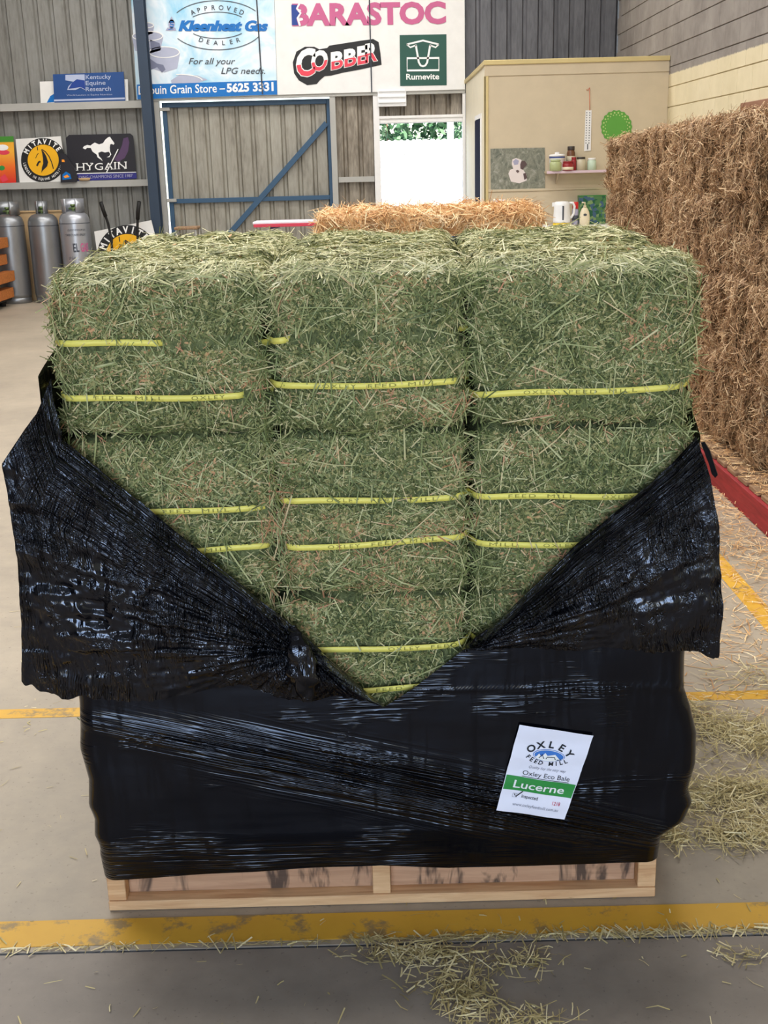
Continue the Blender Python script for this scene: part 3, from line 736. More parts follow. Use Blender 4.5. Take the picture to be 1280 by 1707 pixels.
for li, (z0, z1) in enumerate(LAYERS):
    for ci, (cx, a, flare) in enumerate(COLS):
        top = li == 3; vis = li >= 1
        fy = FRONT + [.012, .0, .006][ci] * (1 if li % 2 else .4) + (.004 if li == 2 else 0)
        root = empty('lucerne_bale', (cx, fy + .58, z0), LAB[(li, ci)], 'hay bale', 'lucerne bales on the wrapped pallet')
        sl = [z - z0 for z, _ in STR[(li, ci)]]
        b = Bale((cx, fy, z0), a, 1.17 if not top else 1.19, z1 - z0 + .006, 0, 0.046 if not top else .050, sl, .012, .016, li * 3 + ci, flare)
        if li == 0: b.a -= .03; b.L -= .04
        b.body(root, M['lucerne_body'], .014 if vis else .04)
        for si, (zz, tl) in enumerate(STR[(li, ci)]):
            vv_ = VIS.get((li, ci)); vv_ = [xworld(k) for k in vv_[si]] if vv_ else None
            b.strap(root, zz - z0, tl, txt_shift=-.15 + .11 * ((li * 5 + ci * 3 + int(zz * 100)) % 4), lift=.013, vis=vv_)
        if vis:
            n = {3: 1, 2: 1, 1: .6}[li]
            lo = .0 if li > 1 else .1
            # crumbly leaf on the front face
            V6 = [b.stems(b.face_pts('front', int(19000 * n), 0, 1), .004, .017, .0016, .005, .005, .45)]
            if top: V6.append(b.stems(b.face_pts('top', 4500), .006, .022, .003, .008, .004, .3))
            V6.append(b.stems(b.face_pts('left' if ci == 0 else 'right', 1200, 0, .5), .006, .022, .003, .008, .004, .3))
            stems_object('hay_leaf', np.concatenate(V6), M['lucerne_leaf'], root)
            V6 = [b.stems(b.face_pts('front', int(1150 * n)), .02, .10, .0011, .0026, .007, .10), b.stems(b.face_pts('front', int(3400 * n)), .008, .035, .0009, .0019, .006, .2),
                  b.stems(b.face_pts('left' if ci == 0 else 'right', 500, 0, .5), .02, .09, .0012, .0028, .006, .14),
                  b.stems(b.face_pts('front', int(70 * n)), .06, .17, .002, .0034, .010, .06)]
            # frayed edges towards the neighbours
            e = b.face_pts('front', int(420 * n)); e[:, 0] = rng.choice([-1, 1], len(e)) * (b.a - .02 * rng.random(len(e)))
            V6.append(b.stems(e, .03, .12, .0012, .0026, .012, .3))
            stems_object('hay_stems', np.concatenate(V6), M['lucerne_stem'], root)
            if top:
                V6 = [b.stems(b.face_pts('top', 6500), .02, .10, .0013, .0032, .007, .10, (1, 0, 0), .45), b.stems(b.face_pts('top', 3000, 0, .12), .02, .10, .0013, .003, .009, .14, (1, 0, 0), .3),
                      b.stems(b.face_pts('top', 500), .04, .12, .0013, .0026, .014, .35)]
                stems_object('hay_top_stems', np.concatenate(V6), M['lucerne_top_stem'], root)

# straw stack on the right ---------------------------------------------------------------
def straw_bale(name, c, a, L, h, yaw, label, group, seed, faces, stem='straw_stem', body='straw_body', dens=1.0, fuzz=(0, 0, 1), lmax=.16):
    """local y axis points into the stack"""
    b = Bale(c, a + .01, L, h + .012, yaw, .045, (), 0, .030, seed); b.flake = .05
    mid = b.world(np.array([[0, L / 2, 0]]))[0]
    root = empty(name, mid, label, 'straw bale', group)
    b.body(root, M[body], .03, 'straw_body'); V6 = []
    for f, n in faces:
        V6.append(b.stems(b.face_pts(f, int(n * dens)), .03, lmax, .0024, .0052, .016, .24, (0, 0, 1), .12))
        V6.append(b.stems(b.face_pts(f, int(n * .22 * dens)), .05, lmax * 1.1, .0016, .0034, .03, .6))
    stems_object('straw_stems', np.concatenate(V6), M[stem], root)
    return b
XF = 1.70; base_z = .152; hz = [.40, .39, .385, .375]
ylen = .93
WORDB = ['bottom', 'second from bottom', 'second from top', 'top']
sd = 40
for li in range(4):
    z0 = base_z + sum(hz[:li])
    shift = (.0, -.32, .08, .0)[li]
    n_b = 5
    for bi in range(n_b):
        yc = 8.72 - ylen * (bi + .5) + shift * (1 if bi else .5) - .0
        if yc < 4.3: continue
        h = hz[li] * (1 - .015 * ((sd * 7) % 3)); a = ylen / 2 - .008
        if li == 3: h = [.33, .36, .365, .37, .405][bi]
        far = ['farthest', 'second farthest', 'third', 'second nearest', 'nearest'][bi]
        lab = '%s brown straw bale in the %s row of the tall stack' % (far, WORDB[li])
        xo = XF + [.03, .0, .04, .02][li] + .035 * math.sin(sd * 2.3)
        straw_bale('straw_bale', (xo, yc, z0), a, .85, h, -math.pi / 2 + .02 * math.sin(sd), lab, 'straw bales in the tall brown stack', sd,
                   [('front', 3600 if bi < 2 else 4600)] + ([('top', 900)] if li == 3 else []) + ([('left', 700), ('right', 700)]))
        sd += 1

# ================================================================== THE PALLET
pal = empty('pallet', (-.026, 2.67, 0), 'light pine pallet under the black wrapped load', 'pallet')
px0, px1, py0, py1 = -.607, .556, 2.085, 3.25
for i in range(5):
    y = py0 + i * (py1 - py0 - .10) / 4
    MB().box(px0, px1, y, y + .10, .0015, .024, .002).build('bottom_board', M['pine'], pal)
for x in (px0, (px0 + px1) / 2 - .019, px1 - .038):
    MB().box(x, x + .038, py0 + .004, py1 - .004, .0245, .0945, .0015).build('bearer', M['pine'], pal)
for i in range(7):
    y = py0 + i * (py1 - py0 - .14) / 6
    MB().box(px0, px1, y, y + .14, .095, .117, .002).build('deck_board', M['pine'], pal)
# the stained inner board seen between the bearers
MB().box(px0 + .039, (px0 + px1) / 2 - .02, py0 + .034, py0 + .054, .0245, .094).build('inner_board', M['stained_pine'], pal)
MB().box((px0 + px1) / 2 + .02, px1 - .039, py0 + .034, py0 + .054, .0245, .094).build('inner_board', M['stained_pine'], pal)

# ================================================================== BLACK STRETCH FILM
film = empty('stretch_film', (-.02, 2.65, .1), 'glossy black stretch film wrapped round the lucerne load and pulled open', 'plastic film')
FY0 = 2.052
def q2(px, py, Y=FY0): p = atY(px, py, Y); return p[0], p[2]
vL = [q2(*p) for p in [(84, 632), (94, 690), (106, 735), (180, 797), (250, 855), (330, 922), (430, 1003), (500, 1058), (560, 1112), (615, 1160), (640, 1176)]]
vR = [q2(*p) for p in [(640, 1176), (668, 1160), (700, 1138), (780, 1076), (850, 1020), (960, 912), (1060, 828), (1120, 775), (1158, 733)]]
vpts = vL + vR[1:]; vx = np.array([p[0] for p in vpts]); vz = np.array([p[1] for p in vpts])
vx = np.maximum.accumulate(vx + np.arange(len(vx)) * 1e-6)
zl = np.array([.085, .15, .168, .20, .24, .27, .33, .40, .46, .50, .56, .8, 1.4])
XLt = -np.array([.612, .613, .610, .617, .613, .622, .616, .627, .620, .618, .618, .622, .635])
XRt = np.array([.560, .560, .562, .606, .620, .610, .622, .620, .604, .590, .588, .592, .605])
nF, nS, nB, nZ = 420, 60, 60, 110
V, UVs = [], []
cols = []
for i in range(nF): cols.append(('f', i / nF))
for i in range(nS): cols.append(('r', i / nS))
for i in range(nB): cols.append(('b', i / nB))
for i in range(nS): cols.append(('l', i / nS))
tz = np.linspace(0, 1, nZ)
YB = 3.29; RC = .035
for kind, f in cols:
    if kind == 'f':
        xm = vx[0] + (vx[-1] - vx[0]) * f; top = float(np.interp(xm, vx, vz)); ur = (xm)
    elif kind == 'r': top = vz[-1] + (1.316 - vz[-1]) * min(1, f * 1.3)
    elif kind == 'b': top = 1.316
    else: top = vz[0] + (1.316 - vz[0]) * min(1, (1 - f) * 1.3)
    bot = .092
    if kind == 'f': bot = float(np.interp(f, [0, .12, .35, .5, .62, 1], [.088, .095, .108, .112, .100, .101]))
    z = bot + (top - bot) * tz
    xl, xr = np.interp(z, zl, XLt), np.interp(z, zl, XRt); yf = np.interp(z, [.08, .14, .2, .45, 1.4], [2.070, 2.056, 2.045, 2.045, 2.052])
    spl = 0.058
    if kind == 'f':
        x = xl + (xr - xl) * (xm - vx[0]) / (vx[-1] - vx[0]); y = yf.copy()
        for xe in (xl, xr):      # rounded corners
            d = np.clip(RC - np.abs(x - xe), 0, RC); y += RC - np.sqrt(np.maximum(RC ** 2 - d ** 2, 0))
        u = x
    elif kind == 'r': y = yf + RC + (YB - yf - RC) * f; x = xr + spl * 2.0 * f; u = x + f * 1.2
    elif kind == 'b': x = (xr + spl * 2.0) + ((xl - spl) - (xr + spl * 2.0)) * f; y = np.full(nZ, YB); u = x
    else: y = YB - (YB - yf - RC) * f; x = xl - spl * (1 - f); u = x - (1 - f) * 1.2
    V.append(np.stack([x, y, z], 1)); UVs.append(np.stack([np.broadcast_to(u, nZ), z], 1))
V = np.array(V); nc = len(cols); Pv = V.reshape(-1, 3); UVs = np.array(UVs).reshape(-1, 2)
cen = np.array([-.02, 2.67, 0]); nrm = Pv - cen; nrm[:, 2] = 0
front_m = (np.repeat(np.array([c[0] == 'f' for c in cols]), nZ)); nrm[front_m] = (0, -1, 0); nrm /= np.linalg.norm(nrm, axis=1)[:, None]
# taut film: soft hollows between the bales, fine horizontal ridges, and the pulled diagonal band
off = .005 * fbm(Pv * np.array([5, 5, 7]), 2) + .0006 * fbm(Pv * np.array([6, 6, 60]), 2)
off -= .006 * np.exp(-((Pv[:, 2] - .395) / .015) ** 2) * (~front_m)
dd = Pv[:, 2] - (.315 - .255 * Pv[:, 0]); wdd = .052 - .085 * np.minimum(Pv[:, 0] ** 2, .4)
band = np.exp(-(dd / wdd) ** 2) * front_m
off += band * (.003 * fbm(np.stack([Pv[:, 0] * 2, dd * 85, dd * 0], 1), 2) + .003)
off += front_m * .002 * (np.abs(Pv[:, 2] - (zworld(860, 1143) + .004 * np.sin(Pv[:, 0] * 9))) < .004) * (Pv[:, 0] > .05)
Pv = Pv + nrm * off[:, None]
i = np.arange(nc)[:, None] * nZ + np.arange(nZ - 1)[None, :]; i = i.ravel(); j = (i + nZ) % (nc * nZ)
fb = mesh_np('wrapped_film', Pv, np.stack([i, j, j + 1, i + 1], 1), M['film'], film, True, UVs)

def resample(pts, n):
    pts = np.array(pts, float); d = np.concatenate([[0], np.cumsum(np.linalg.norm(np.diff(pts, axis=0), axis=1))]); s = np.linspace(0, d[-1], n)
    return np.stack([np.interp(s, d, pts[:, k]) for k in range(pts.shape[1])], 1)
def flap(name, topc, botc, sidec, Ytop, Ymid, Ybot, nu, nv, focus, amp, seed, fold_n=9):
    """sheet hanging between an upper curve and a torn hem (both traced in the photograph, then laid out in metres)"""
    def to3(p, Y): return np.array([atY(x, y, Y_) for (x, y), Y_ in zip(p, Y)])
    T = resample(topc, nu); B = resample(botc, nu); S = resample(sidec, nv)
    # Coons-like: straight lines top->bottom, plus the outer side's bow fading inward
    vv = np.linspace(0, 1, nv); uu = np.linspace(0, 1, nu)
    PX = T[:, None, :] * (1 - vv)[None, :, None] + B[:, None, :] * vv[None, :, None]
    bow = S - (S[0] + (S[-1] - S[0]) * vv[:, None]); fade = (1 - uu) ** 2.2
    PX = PX + bow[None, :, :] * fade[:, None, None]
    Y = Ytop + (Ymid - Ytop) * (.75 * (1 - np.exp(-vv * 7)) + .25 * np.sin(np.pi * np.clip(vv, 0, 1) * .62))[None, :] + (Ybot - Ymid) * (vv ** 3)[None, :] + 0 * uu[:, None]
    d = np.stack([RR[None, None, :] * ((PX[..., 0:1] - 640) / F_PX) + UU[None, None, :] * ((853.5 - PX[..., 1:2]) / F_PX) + _fw[None, None, :]], 0)[0]
    P3 = CAM + d * (Y / d[..., 1])[..., None]
    # radiating folds about the gathered point + crumple
    fx, fy = focus; ang = np.arctan2(PX[..., 1] - fy, PX[..., 0] - fx); rad = np.hypot(PX[..., 0] - fx, PX[..., 1] - fy)
    flat = P3.reshape(-1, 3); sc = np.stack([ang.ravel() * fold_n, rad.ravel() / 260, np.full(ang.size, seed)], 1)
    foldsN = fbm(sc, 3).reshape(ang.shape); edge = np.sin(np.pi * np.clip(vv, .0, 1)) [None, :] * .8 + .2
    rid = 1 - np.abs(fbm(flat * np.array([16, 16, 11]) + seed, 3)) * 2.2; rid = rid.reshape(ang.shape)
    fine = 1 - np.abs(fbm(flat * np.array([45, 45, 26]) + seed * 2, 3)) * 2.2; fine = fine.reshape(ang.shape)
    P3[..., 1] -= amp * (foldsN * edge * 1.6 + .55 * rid * np.minimum(1, edge) + .11 * fine) - amp * .2
    rope = np.sin(vv[None, :] * 150 + 5 * foldsN + 9 * np.sin(uu[:, None] * 3)) * np.exp(-(vv / .13) ** 2)[None, :]; P3[..., 1] -= .0011 * rope
    P3[..., 0] += .004 * foldsN
    P3 = np.stack([P3[..., 0], np.minimum(P3[..., 1], 2.047), P3[..., 2]], -1)
    i = (np.arange(nu - 1)[:, None] * nv + np.arange(nv - 1)[None, :]).ravel()
    uvs = np.stack([np.repeat(uu, nv) * .75 + foldsN.ravel() * .01, np.tile(vv, nu) * np.repeat(.5 - .3 * uu, nv)], 1)
    return mesh_np(name, P3.reshape(-1, 3), np.stack([i, i + 1, i + nv + 1, i + nv], 1), M['film_crinkled'], film, True, uvs)
def jag(pts, n, a, seed):
    P = resample(pts, n); r = np.random.default_rng(seed); k = np.cumsum(r.normal(0, 1, n)); k -= np.linspace(k[0], k[-1], n)
    i_ = np.arange(n); saw = np.abs(((i_ * .09 + .8 * np.sin(i_ * .07 + seed)) % 1) - .5) * 2 - .5; P[:, 1] += a * saw * (.25 + .75 * np.exp(-i_ / (n * .16))) + a * .5 * k / (np.abs(k).max() + 1e-6); return P
hemL = jag([(36, 1138), (70, 1150), (104, 1166), (130, 1160), (200, 1168), (262, 1166), (330, 1150), (400, 1140), (470, 1162), (510, 1166), (560, 1158), (640, 1177)], 260, 9, 1)
flap('film_flap', [(84, 630), (90, 672), (104, 733), (178, 793), (250, 850), (330, 917), (430, 998), (500, 1052), (560, 1108), (615, 1158), (640, 1176)], hemL,
     [(84, 630), (60, 690), (22, 745), (4, 772), (14, 830), (30, 930), (36, 1040), (36, 1138)], 2.036, 1.980, 2.012, 260, 190, (505, 1085), .016, 3.1, 8)
hemR = jag([(1197, 1097), (1176, 1094), (1150, 1084), (1090, 1086), (1020, 1078), (960, 1084), (880, 1080), (830, 1084), (775, 1086)], 220, 7, 2)
flap('film_flap', [(1160, 728), (1120, 772), (1060, 825), (960, 908), (850, 1017), (800, 1060), (772, 1082)], hemR,
     [(1160, 728), (1186, 800), (1200, 880), (1204, 990), (1197, 1097)], 2.036, 1.992, 2.018, 220, 170, (800, 1080), .012, 8.4, 7)
# gathered twist at the lower left of the opening, small twist on the right, loose tab
def twist(name, path, rads, seed, n=22, m_=34):
    path = resample([tuple(atY(x, y, Y)) for x, y, Y in path], m_); rads = np.interp(np.linspace(0, 1, m_), np.linspace(0, 1, len(rads)), rads)
    V = []
    for k in range(m_):
        for a_ in range(n):
            th = 2 * math.pi * a_ / n; V.append(path[k] + np.array([math.cos(th), math.sin(th) * .55, 0]) * rads[k])
    V = np.array(V); ce = np.repeat(path, n, 0); V = ce + (V - ce) * (1 + .9 * fbm(V * np.array([60, 60, 25]) + seed, 2))[:, None]
    i = (np.arange(m_ - 1)[:, None] * n + np.arange(n)[None, :]); j = (np.arange(m_ - 1)[:, None] * n + (np.arange(n)[None, :] + 1) % n)
    return mesh_np(name, V, np.stack([i.ravel(), j.ravel(), j.ravel() + n, i.ravel() + n], 1), M['film_crinkled'], film, True, V[:, [0, 2]])
twist('film_twist', [(488, 1044, 2.01), (500, 1075, 1.985), (505, 1120, 1.98), (512, 1168, 1.99)], [.006, .018, .024, .03, .022, .012], 4)
twist('film_twist', [(812, 1050, 2.03), (795, 1070, 2.025), (772, 1086, 2.03)], [.004, .012, .012, .004], 6)
mb = MB(); tb = [atY(x, y, 2.06) for x, y in [(1168, 738), (1174, 737), (1183, 752), (1188, 768), (1196, 792), (1192, 797), (1186, 790), (1182, 775), (1176, 760)]]
mb.prism(tb, (0.002, .004, 0)); tb_o = mb.build('film_tab', M['film'], film)

# paper label on the film -----------------------------------------------------------------
lab = empty('paper_label', (.31, 2.03, .2), 'creased white paper label with green band stuck on the black film', 'label')
LQ = [np.array(atY(x, y, 2.0385)) for x, y in [(866, 1208), (989, 1226), (941, 1367), (827, 1350)]]
def LP(u, v, lift=0.0):
    p = (LQ[0] * (1 - u) + LQ[1] * u) * (1 - v) + (LQ[3] * (1 - u) + LQ[2] * u) * v
    c = .0012 * math.sin(v * 21 + u * 3) + .001 * math.sin(u * 9 - v * 5) + .0016 * max(0, 1 - abs(v - .36 - .05 * u) / .02)
    return (p[0], p[1] - c - lift, p[2])
nu_, nv_ = 26, 34; VV = [LP(a / nu_, b_ / nv_) for a in range(nu_ + 1) for b_ in range(nv_ + 1)]
mb = MB(); st_ = nv_ + 1
mb.add(VV, [(a * st_ + b_, (a + 1) * st_ + b_, (a + 1) * st_ + b_ + 1, a * st_ + b_ + 1)[::-1] for a in range(nu_) for b_ in range(nv_)], True); mb.build('paper', M['label_paper'], lab)
def LPx(l):
    return lambda x, y: LP(x / 100, y / 140, l)
def lab_grid(mb, x0, x1, y0, y1, l, n=24):
    P_ = LPx(l); A = [P_(x0 + (x1 - x0) * k / n, y0) for k in range(n + 1)]; Bb = [P_(x0 + (x1 - x0) * k / n, (y0 + y1) / 2) for k in range(n + 1)]; Cc = [P_(x0 + (x1 - x0) * k / n, y1) for k in range(n + 1)]
    mb.add(A + Bb + Cc, [(k, k + 1, n + 2 + k, n + 1 + k)[::-1] for k in range(n)] + [(n + 1 + k, n + 2 + k, 2 * n + 3 + k, 2 * n + 2 + k)[::-1] for k in range(n)])
pr(lab, 'green_band', 'label_green', lambda mb: lab_grid(mb, 1, 99, 81, 104, .0006))
def f_(mb):
    P_ = LPx(.0012)
    put_arc(mb, P_, 'OXLEY', 50, 48, 33, 24, 143, 37, 10, 15, .03)
    put_arc(mb, P_, 'FEED MILL', 49, 30, 36, 24, 224, 316, 6.5, 9, .025, True)
    put_text(mb, P_, 'Oxley Eco Bale', 22, 77, 88, 77, 7)
    stroke(mb, P_, [(22, 79.5), (40, 79.5), (60, 79.5), (88, 79.5)], .8)
pr(lab, 'black_print', 'label_ink', f_)
pr(lab, 'inspected_print', 'label_ink', lambda mb: put_text(mb, LPx(.0012), 'Inspected', 30, 114.5, 53, 114.5, 5.2, .008))
pr(lab, 'pen_tick', 'label_ink', lambda mb: stroke(mb, LPx(.0013), [(19, 110), (22, 114), (30, 104)], 1.6))
def f_(mb):
    P_ = LPx(.0012)
    put_text(mb, P_, 'Quality hay the easy way', 28, 65, 80, 65, 4.2, 0, .35)
    put_text(mb, P_, 'www.oxleyfeedmill.com.au', 20, 128, 86, 128, 5)
    stroke(mb, P_, [(17, 109), (23, 109), (23, 115), (17, 115)], .6, True)
pr(lab, 'grey_print', 'label_grey', f_)
pr(lab, 'white_print', 'ink_white', lambda mb: put_text(mb, LPx(.0014), 'Lucerne', 14, 99, 86, 99, 12.5, .012))
pr(lab, 'red_print', 'label_red', lambda mb: put_text(mb, LPx(.0012), '1218', 75, 118, 86, 118, 5.5, .01))
pr(lab, 'emblem', 'label_blue', lambda mb: fill(mb, LPx(.0010), ell(50, 41, 22, 9.5)))
def f_(mb):
    P_ = LPx(.0016)
    fill(mb, P_, [(32, 46), (36, 39), (40, 44), (44, 37), (48, 41), (58, 38), (66, 45), (60, 48), (50, 49.5), (40, 48.5)])
    stroke(mb, P_, ell(50, 41, 20.6, 8.5), .8, True)
pr(lab, 'emblem_sheds', 'ink_white', f_)
def f_(mb):
    P_ = LPx(.002)
    stroke(mb, P_, [(37, 46), (40.5, 40), (44, 46)], 1.2); stroke(mb, P_, [(47, 46), (48, 43), (58, 42), (60, 46)], 1.2); stroke(mb, P_, [(62, 46), (68, 45)], 1)
pr(lab, 'emblem_lines', 'label_ink', f_)

# ================================================================== RED PALLET UNDER THE STRAW
for (ya, yb, lb) in [(4.35, 5.62, 'red timber pallet at the near foot of the straw stack'), (5.66, 6.9, 'red timber pallet under the middle of the straw stack'), (6.94, 8.7, 'red timber pallet under the far end of the straw stack')]:
    rp = empty('red_pallet', (2.1, (ya + yb) / 2, 0), lb, 'pallet', 'red pallets under the straw stack')
    for x in (1.585, 2.08, 2.62): MB().box(x, x + .04, ya, yb, .001, .118, .003).build('bearer', M['red_wood'], rp)
    n = int((yb - ya) / .145)
    for k in range(n):
        y = ya + .004 + k * (yb - ya - .13) / (n - 1); MB().box(1.60, 2.66, y, y + .122, .119, .140, .003).build('deck_board', M['old_wood'], rp)

# ================================================================== STRAW BALE BEHIND THE LOAD
zt = float(atY(720, 352, 5.6)[2])
sup = [(.0, .44), (.44, .88), (.88, zt - .02)]
for k, (z0, z1) in enumerate(sup):
    xa, xb = float(atY(532, 370, 5.4)[0]), float(atY(912, 370, 5.4)[0])
    straw_bale('straw_bale', ((xa + xb) / 2, 5.45, z0), (xb - xa) / 2, .75, z1 - z0, .01, ['bottom golden straw bale of the pile behind the wrapped load', 'middle golden straw bale of the pile behind the wrapped load', 'loose golden straw bale showing above the wrapped load'][k],
               'golden straw bales behind the wrapped load', 90 + k, [('top', 4200), ('front', 2600), ('left', 300), ('right', 300)] if k == 2 else [('front', 200)], 'straw_gold', 'gold_body', 1.0, lmax=.17)

# ================================================================== LOOSE STRAW ON THE FLOOR
def scatter(name, pts, m, label, lmin, lmax, w0, w1):
    pts = np.array(pts); k = len(pts); C = np.stack([pts[:, 0], pts[:, 1], pts[:, 2]], 1)
    th = rng.uniform(0, 2 * math.pi, k); D = np.stack([np.cos(th), np.sin(th), rng.normal(0, .06, k)], 1); D /= np.linalg.norm(D, axis=1)[:, None]
    Nn = np.stack([rng.normal(0, .4, k), rng.normal(0, .4, k), np.ones(k)], 1); Nn -= D * np.einsum('ij,ij->i', Nn, D)[:, None]; Nn /= np.linalg.norm(Nn, axis=1)[:, None]
    L = lmin + (lmax - lmin) * rng.beta(1.2, 3, k)
    V6 = ribbon(C, D, Nn, L, rng.uniform(w0, w1, k), rng.normal(0, .08, k) * L)
    V6[..., 2] = np.maximum(V6[..., 2], .0022)
    o = stems_object(name, V6, m, None); return tag(o, label, 'straw', kind='stuff')
def clump(px, py, sx, sy, n, hgt=.012):
    c = atZ(px, py, 0); return [(c[0] + rng.normal(0, sx), c[1] + rng.normal(0, sy), .003 + abs(rng.normal(0, hgt))) for _ in range(n)]
pts = []
for a in [(1200, 1215, .10, .05, 600), (1260, 1240, .06, .05, 420), (1160, 1190, .05, .04, 220), (1235, 1320, .06, .03, 520), (1190, 1345, .07, .03, 300), (1120, 1395, .02, .035, 200), (1235, 1400, .06, .03, 520), (1270, 1370, .05, .04, 360),
          (1150, 1330, .03, .05, 120), (1260, 1140, .07, .06, 160), (1190, 1290, .12, .1, 260)]: pts += clump(*a[:5])
scatter('loose_hay', pts, M['loose_stem'], 'loose greenish hay littering the floor right of the wrapped pallet', .008, .11, .0012, .003)
pts = []
for a in [(750, 1640, .045, .03, 150), (780, 1670, .03, .03, 150), (720, 1595, .05, .02, 130), (880, 1600, .03, .02, 70), (660, 1590, .05, .015, 160), (860, 1700, .05, .02, 120), (1240, 1595, .03, .015, 60), (790, 1610, .06, .03, 90)]: pts += clump(*a[:5], hgt=.005)
for _ in range(420): pts.append((rng.uniform(-.1, .82), JY + .008 + abs(rng.normal(0, .007)), .003))
for _ in range(120): pts.append((rng.uniform(-.85, -.1), JY + .008 + abs(rng.normal(0, .004)), .003))
scatter('loose_hay', pts, M['loose_stem'], 'loose hay stems scattered on the floor in front of the pallet', .006, .085, .0012, .0035)
pts = []
for _ in range(5200):
    y = rng.uniform(3.2, 9); x = 1.58 - abs(rng.normal(0, .20)); pts.append((x, y, .003 + abs(rng.normal(0, .01))))
for _ in range(1500): pts.append((rng.uniform(.75, 1.35), rng.uniform(2.9, 5.5), .003))
scatter('loose_straw', pts, M['straw_gold'], 'pale loose straw strewn along the foot of the brown straw stack', .01, .13, .0016, .0036)
pts = []
for _ in range(900): pts.append((1.6 + .14 * rng.random(), rng.uniform(4.36, 6.5), .146 + abs(rng.normal(0, .006))))
so = scatter('loose_straw', pts, M['straw_gold'], 'loose straw lying on the boards of the red pallets', .01, .11, .0016, .0036)
pts = [(rng.uniform(-1.9, 1.1), rng.uniform(1.62, 7), .0028) for _ in range(620)] + [(rng.uniform(-1.1, 1.1), rng.uniform(1.6, 3.2), .0028) for _ in range(260)]
scatter('loose_straw', pts, M['loose_stem'], 'single straw stems scattered thinly over the concrete floor', .006, .05, .0014, .003)

# ================================================================== SIGNS OVER THE GATE AND DOORWAY
YS = 14.885
def quadpx(*p): return list(p)
kg = empty('gas_sign', (-2.0, YS, 2.45), 'pale blue gas dealer sign with steaming cups and bright blue lettering', 'sign')
board(kg, 'board', [(228, 166), (462, 158), (455, -60), (215, -60)], YS, .02, M['sky_print'])
S1, S2, S3 = onY(YS - .003), onY(YS - .006), onY(YS - .009)
pr(kg, 'blue_band', 'ink_blue', lambda mb: fill(mb, S1, [(228, 141), (461.5, 134), (462, 157.5), (229, 165.5)]))
def f_(mb):
    put_text(mb, S2, 'Drouin Grain Store \u2013', 231, 157.5, 375, 153.2, 14, .012)
    put_text(mb, S2, '5625 3331', 378, 153.2, 456, 150.8, 13.5, .04)
pr(kg, 'white_lettering', 'ink_white', f_)
pr(kg, 'brand_lettering', 'ink_blue', lambda mb: [put_text(mb, onY(YS - .006 - .001 * i_), w_, x0_ + dx_, 51, x1_ + dx_, 51, 16.5, .035, .28) for i_, dx_ in enumerate((-.8, 0, .8)) for w_, x0_, x1_ in (('Kleenheat', 298, 403), ('Gas', 409, 446))])
def f_(mb):
    fill(mb, S2, ell(286, 40, 5.5, 7.5)); fill(mb, S2, [(281, 38), (286, 27), (291, 38)]); fill(mb, S2, [(276, 51), (279, 46), (292, 46), (294, 51)])
pr(kg, 'droplet_logo', 'ink_lilac', f_)
pr(kg, 'droplet_mark', 'ink_blue', lambda mb: (stroke(mb, S3, [(289, 37), (284, 36), (284, 40), (289, 41), (288, 45), (283, 44)], 2), fill(mb, S3, [(279, 50), (284, 47.5), (291, 48.5)])))
def f_(mb):
    cx, cy = 362, 42
    stroke(mb, S2, ell(cx, cy, 78, 41, 35, 150, 30), 1.3); stroke(mb, S2, ell(cx, cy, 52, 22, 38, 142, 20), 1.2)
    stroke(mb, S2, ell(cx, cy + 0, 78, 41, -28, -148, 30), 1.3); stroke(mb, S2, ell(cx, cy, 52, 22, -38, -140, 20), 1.2)
    put_arc(mb, S2, 'APPROVED', cx, cy, 60, 29.5, 133, 47, 8, 10.5, .012)
    put_arc(mb, S2, 'DEALER', cx + 4, cy, 55, 29.5, 236, 304, 7.5, 10.5, .012, True)
    put_text(mb, S2, 'For all your', 314.5, 107, 392, 107, 10.5, .004, .25)
    put_text(mb, S2, 'LPG needs.', 368.5, 123, 442, 123, 10.5, .004, .25)
pr(kg, 'grey_lettering', 'ink_grey', f_)
# printed cups on the left of the sign
def cup(cx, cy, r, h):
    return [(cx + r * math.cos(a), cy - .36 * r * math.sin(a)) for a in np.linspace(math.pi, 0, 14)] + [(cx + r * .82, cy + h), (cx, cy + h + r * .25), (cx - r * .82, cy + h)]
def f_(mb):
    fill(mb, S1, cup(246, 62, 26, 22)); fill(mb, S1, cup(274, 88, 26, 26)); fill(mb, S1, cup(243, 44, 14, 12)); fill(mb, S1, [(285, 134), (300, 124), (330, 126), (346, 133), (330, 138), (286, 139)])
pr(kg, 'cup_print', 'cup_grey', f_)
def f_(mb):
    for c in ((246, 60, 25, 8), (274, 87, 25, 9), (243, 42, 13, 4.5)): stroke(mb, S2, ell(*c), 1.6, True)
    stroke(mb, S2, ell(300, 136, 38, 12, 10, 100, 14), 1.6)
pr(kg, 'cup_rims', 'ink_white', f_)
def f_(mb):
    fill(mb, S2, [(250, 98), (262, 106), (272, 108), (276, 116), (270, 121), (262, 112), (252, 116)]); fill(mb, S2, [(250, 66), (266, 72), (268, 80), (252, 84)])
pr(kg, 'cup_shade_print', 'cup_shadow', f_)
pr(kg, 'seam', 'seam_dark', lambda mb: stroke(mb, onY(YS - .011), [(424, -60), (437.5, 157)], 2.2))
wb = empty('feed_sign', (0, YS, 2.45), 'long white sign board with pink lettering and two feed logos', 'sign')
board(wb, 'board', [(462.5, 158), (775, 149), (774, -60), (455.5, -60)], YS + .001, .02, M['white_board'])
pr(wb, 'pink_lettering', 'ink_pink', lambda mb: put_text(mb, S2, 'BARASTOC', 487, 41.5, 743.5, 37.5, 34, .045))
pr(wb, 'white_wave', 'ink_white', lambda mb: stroke(mb, onY(YS - .012), [(499, 6), (495, 14), (501, 22), (496, 30), (500, 43)], 3.2))
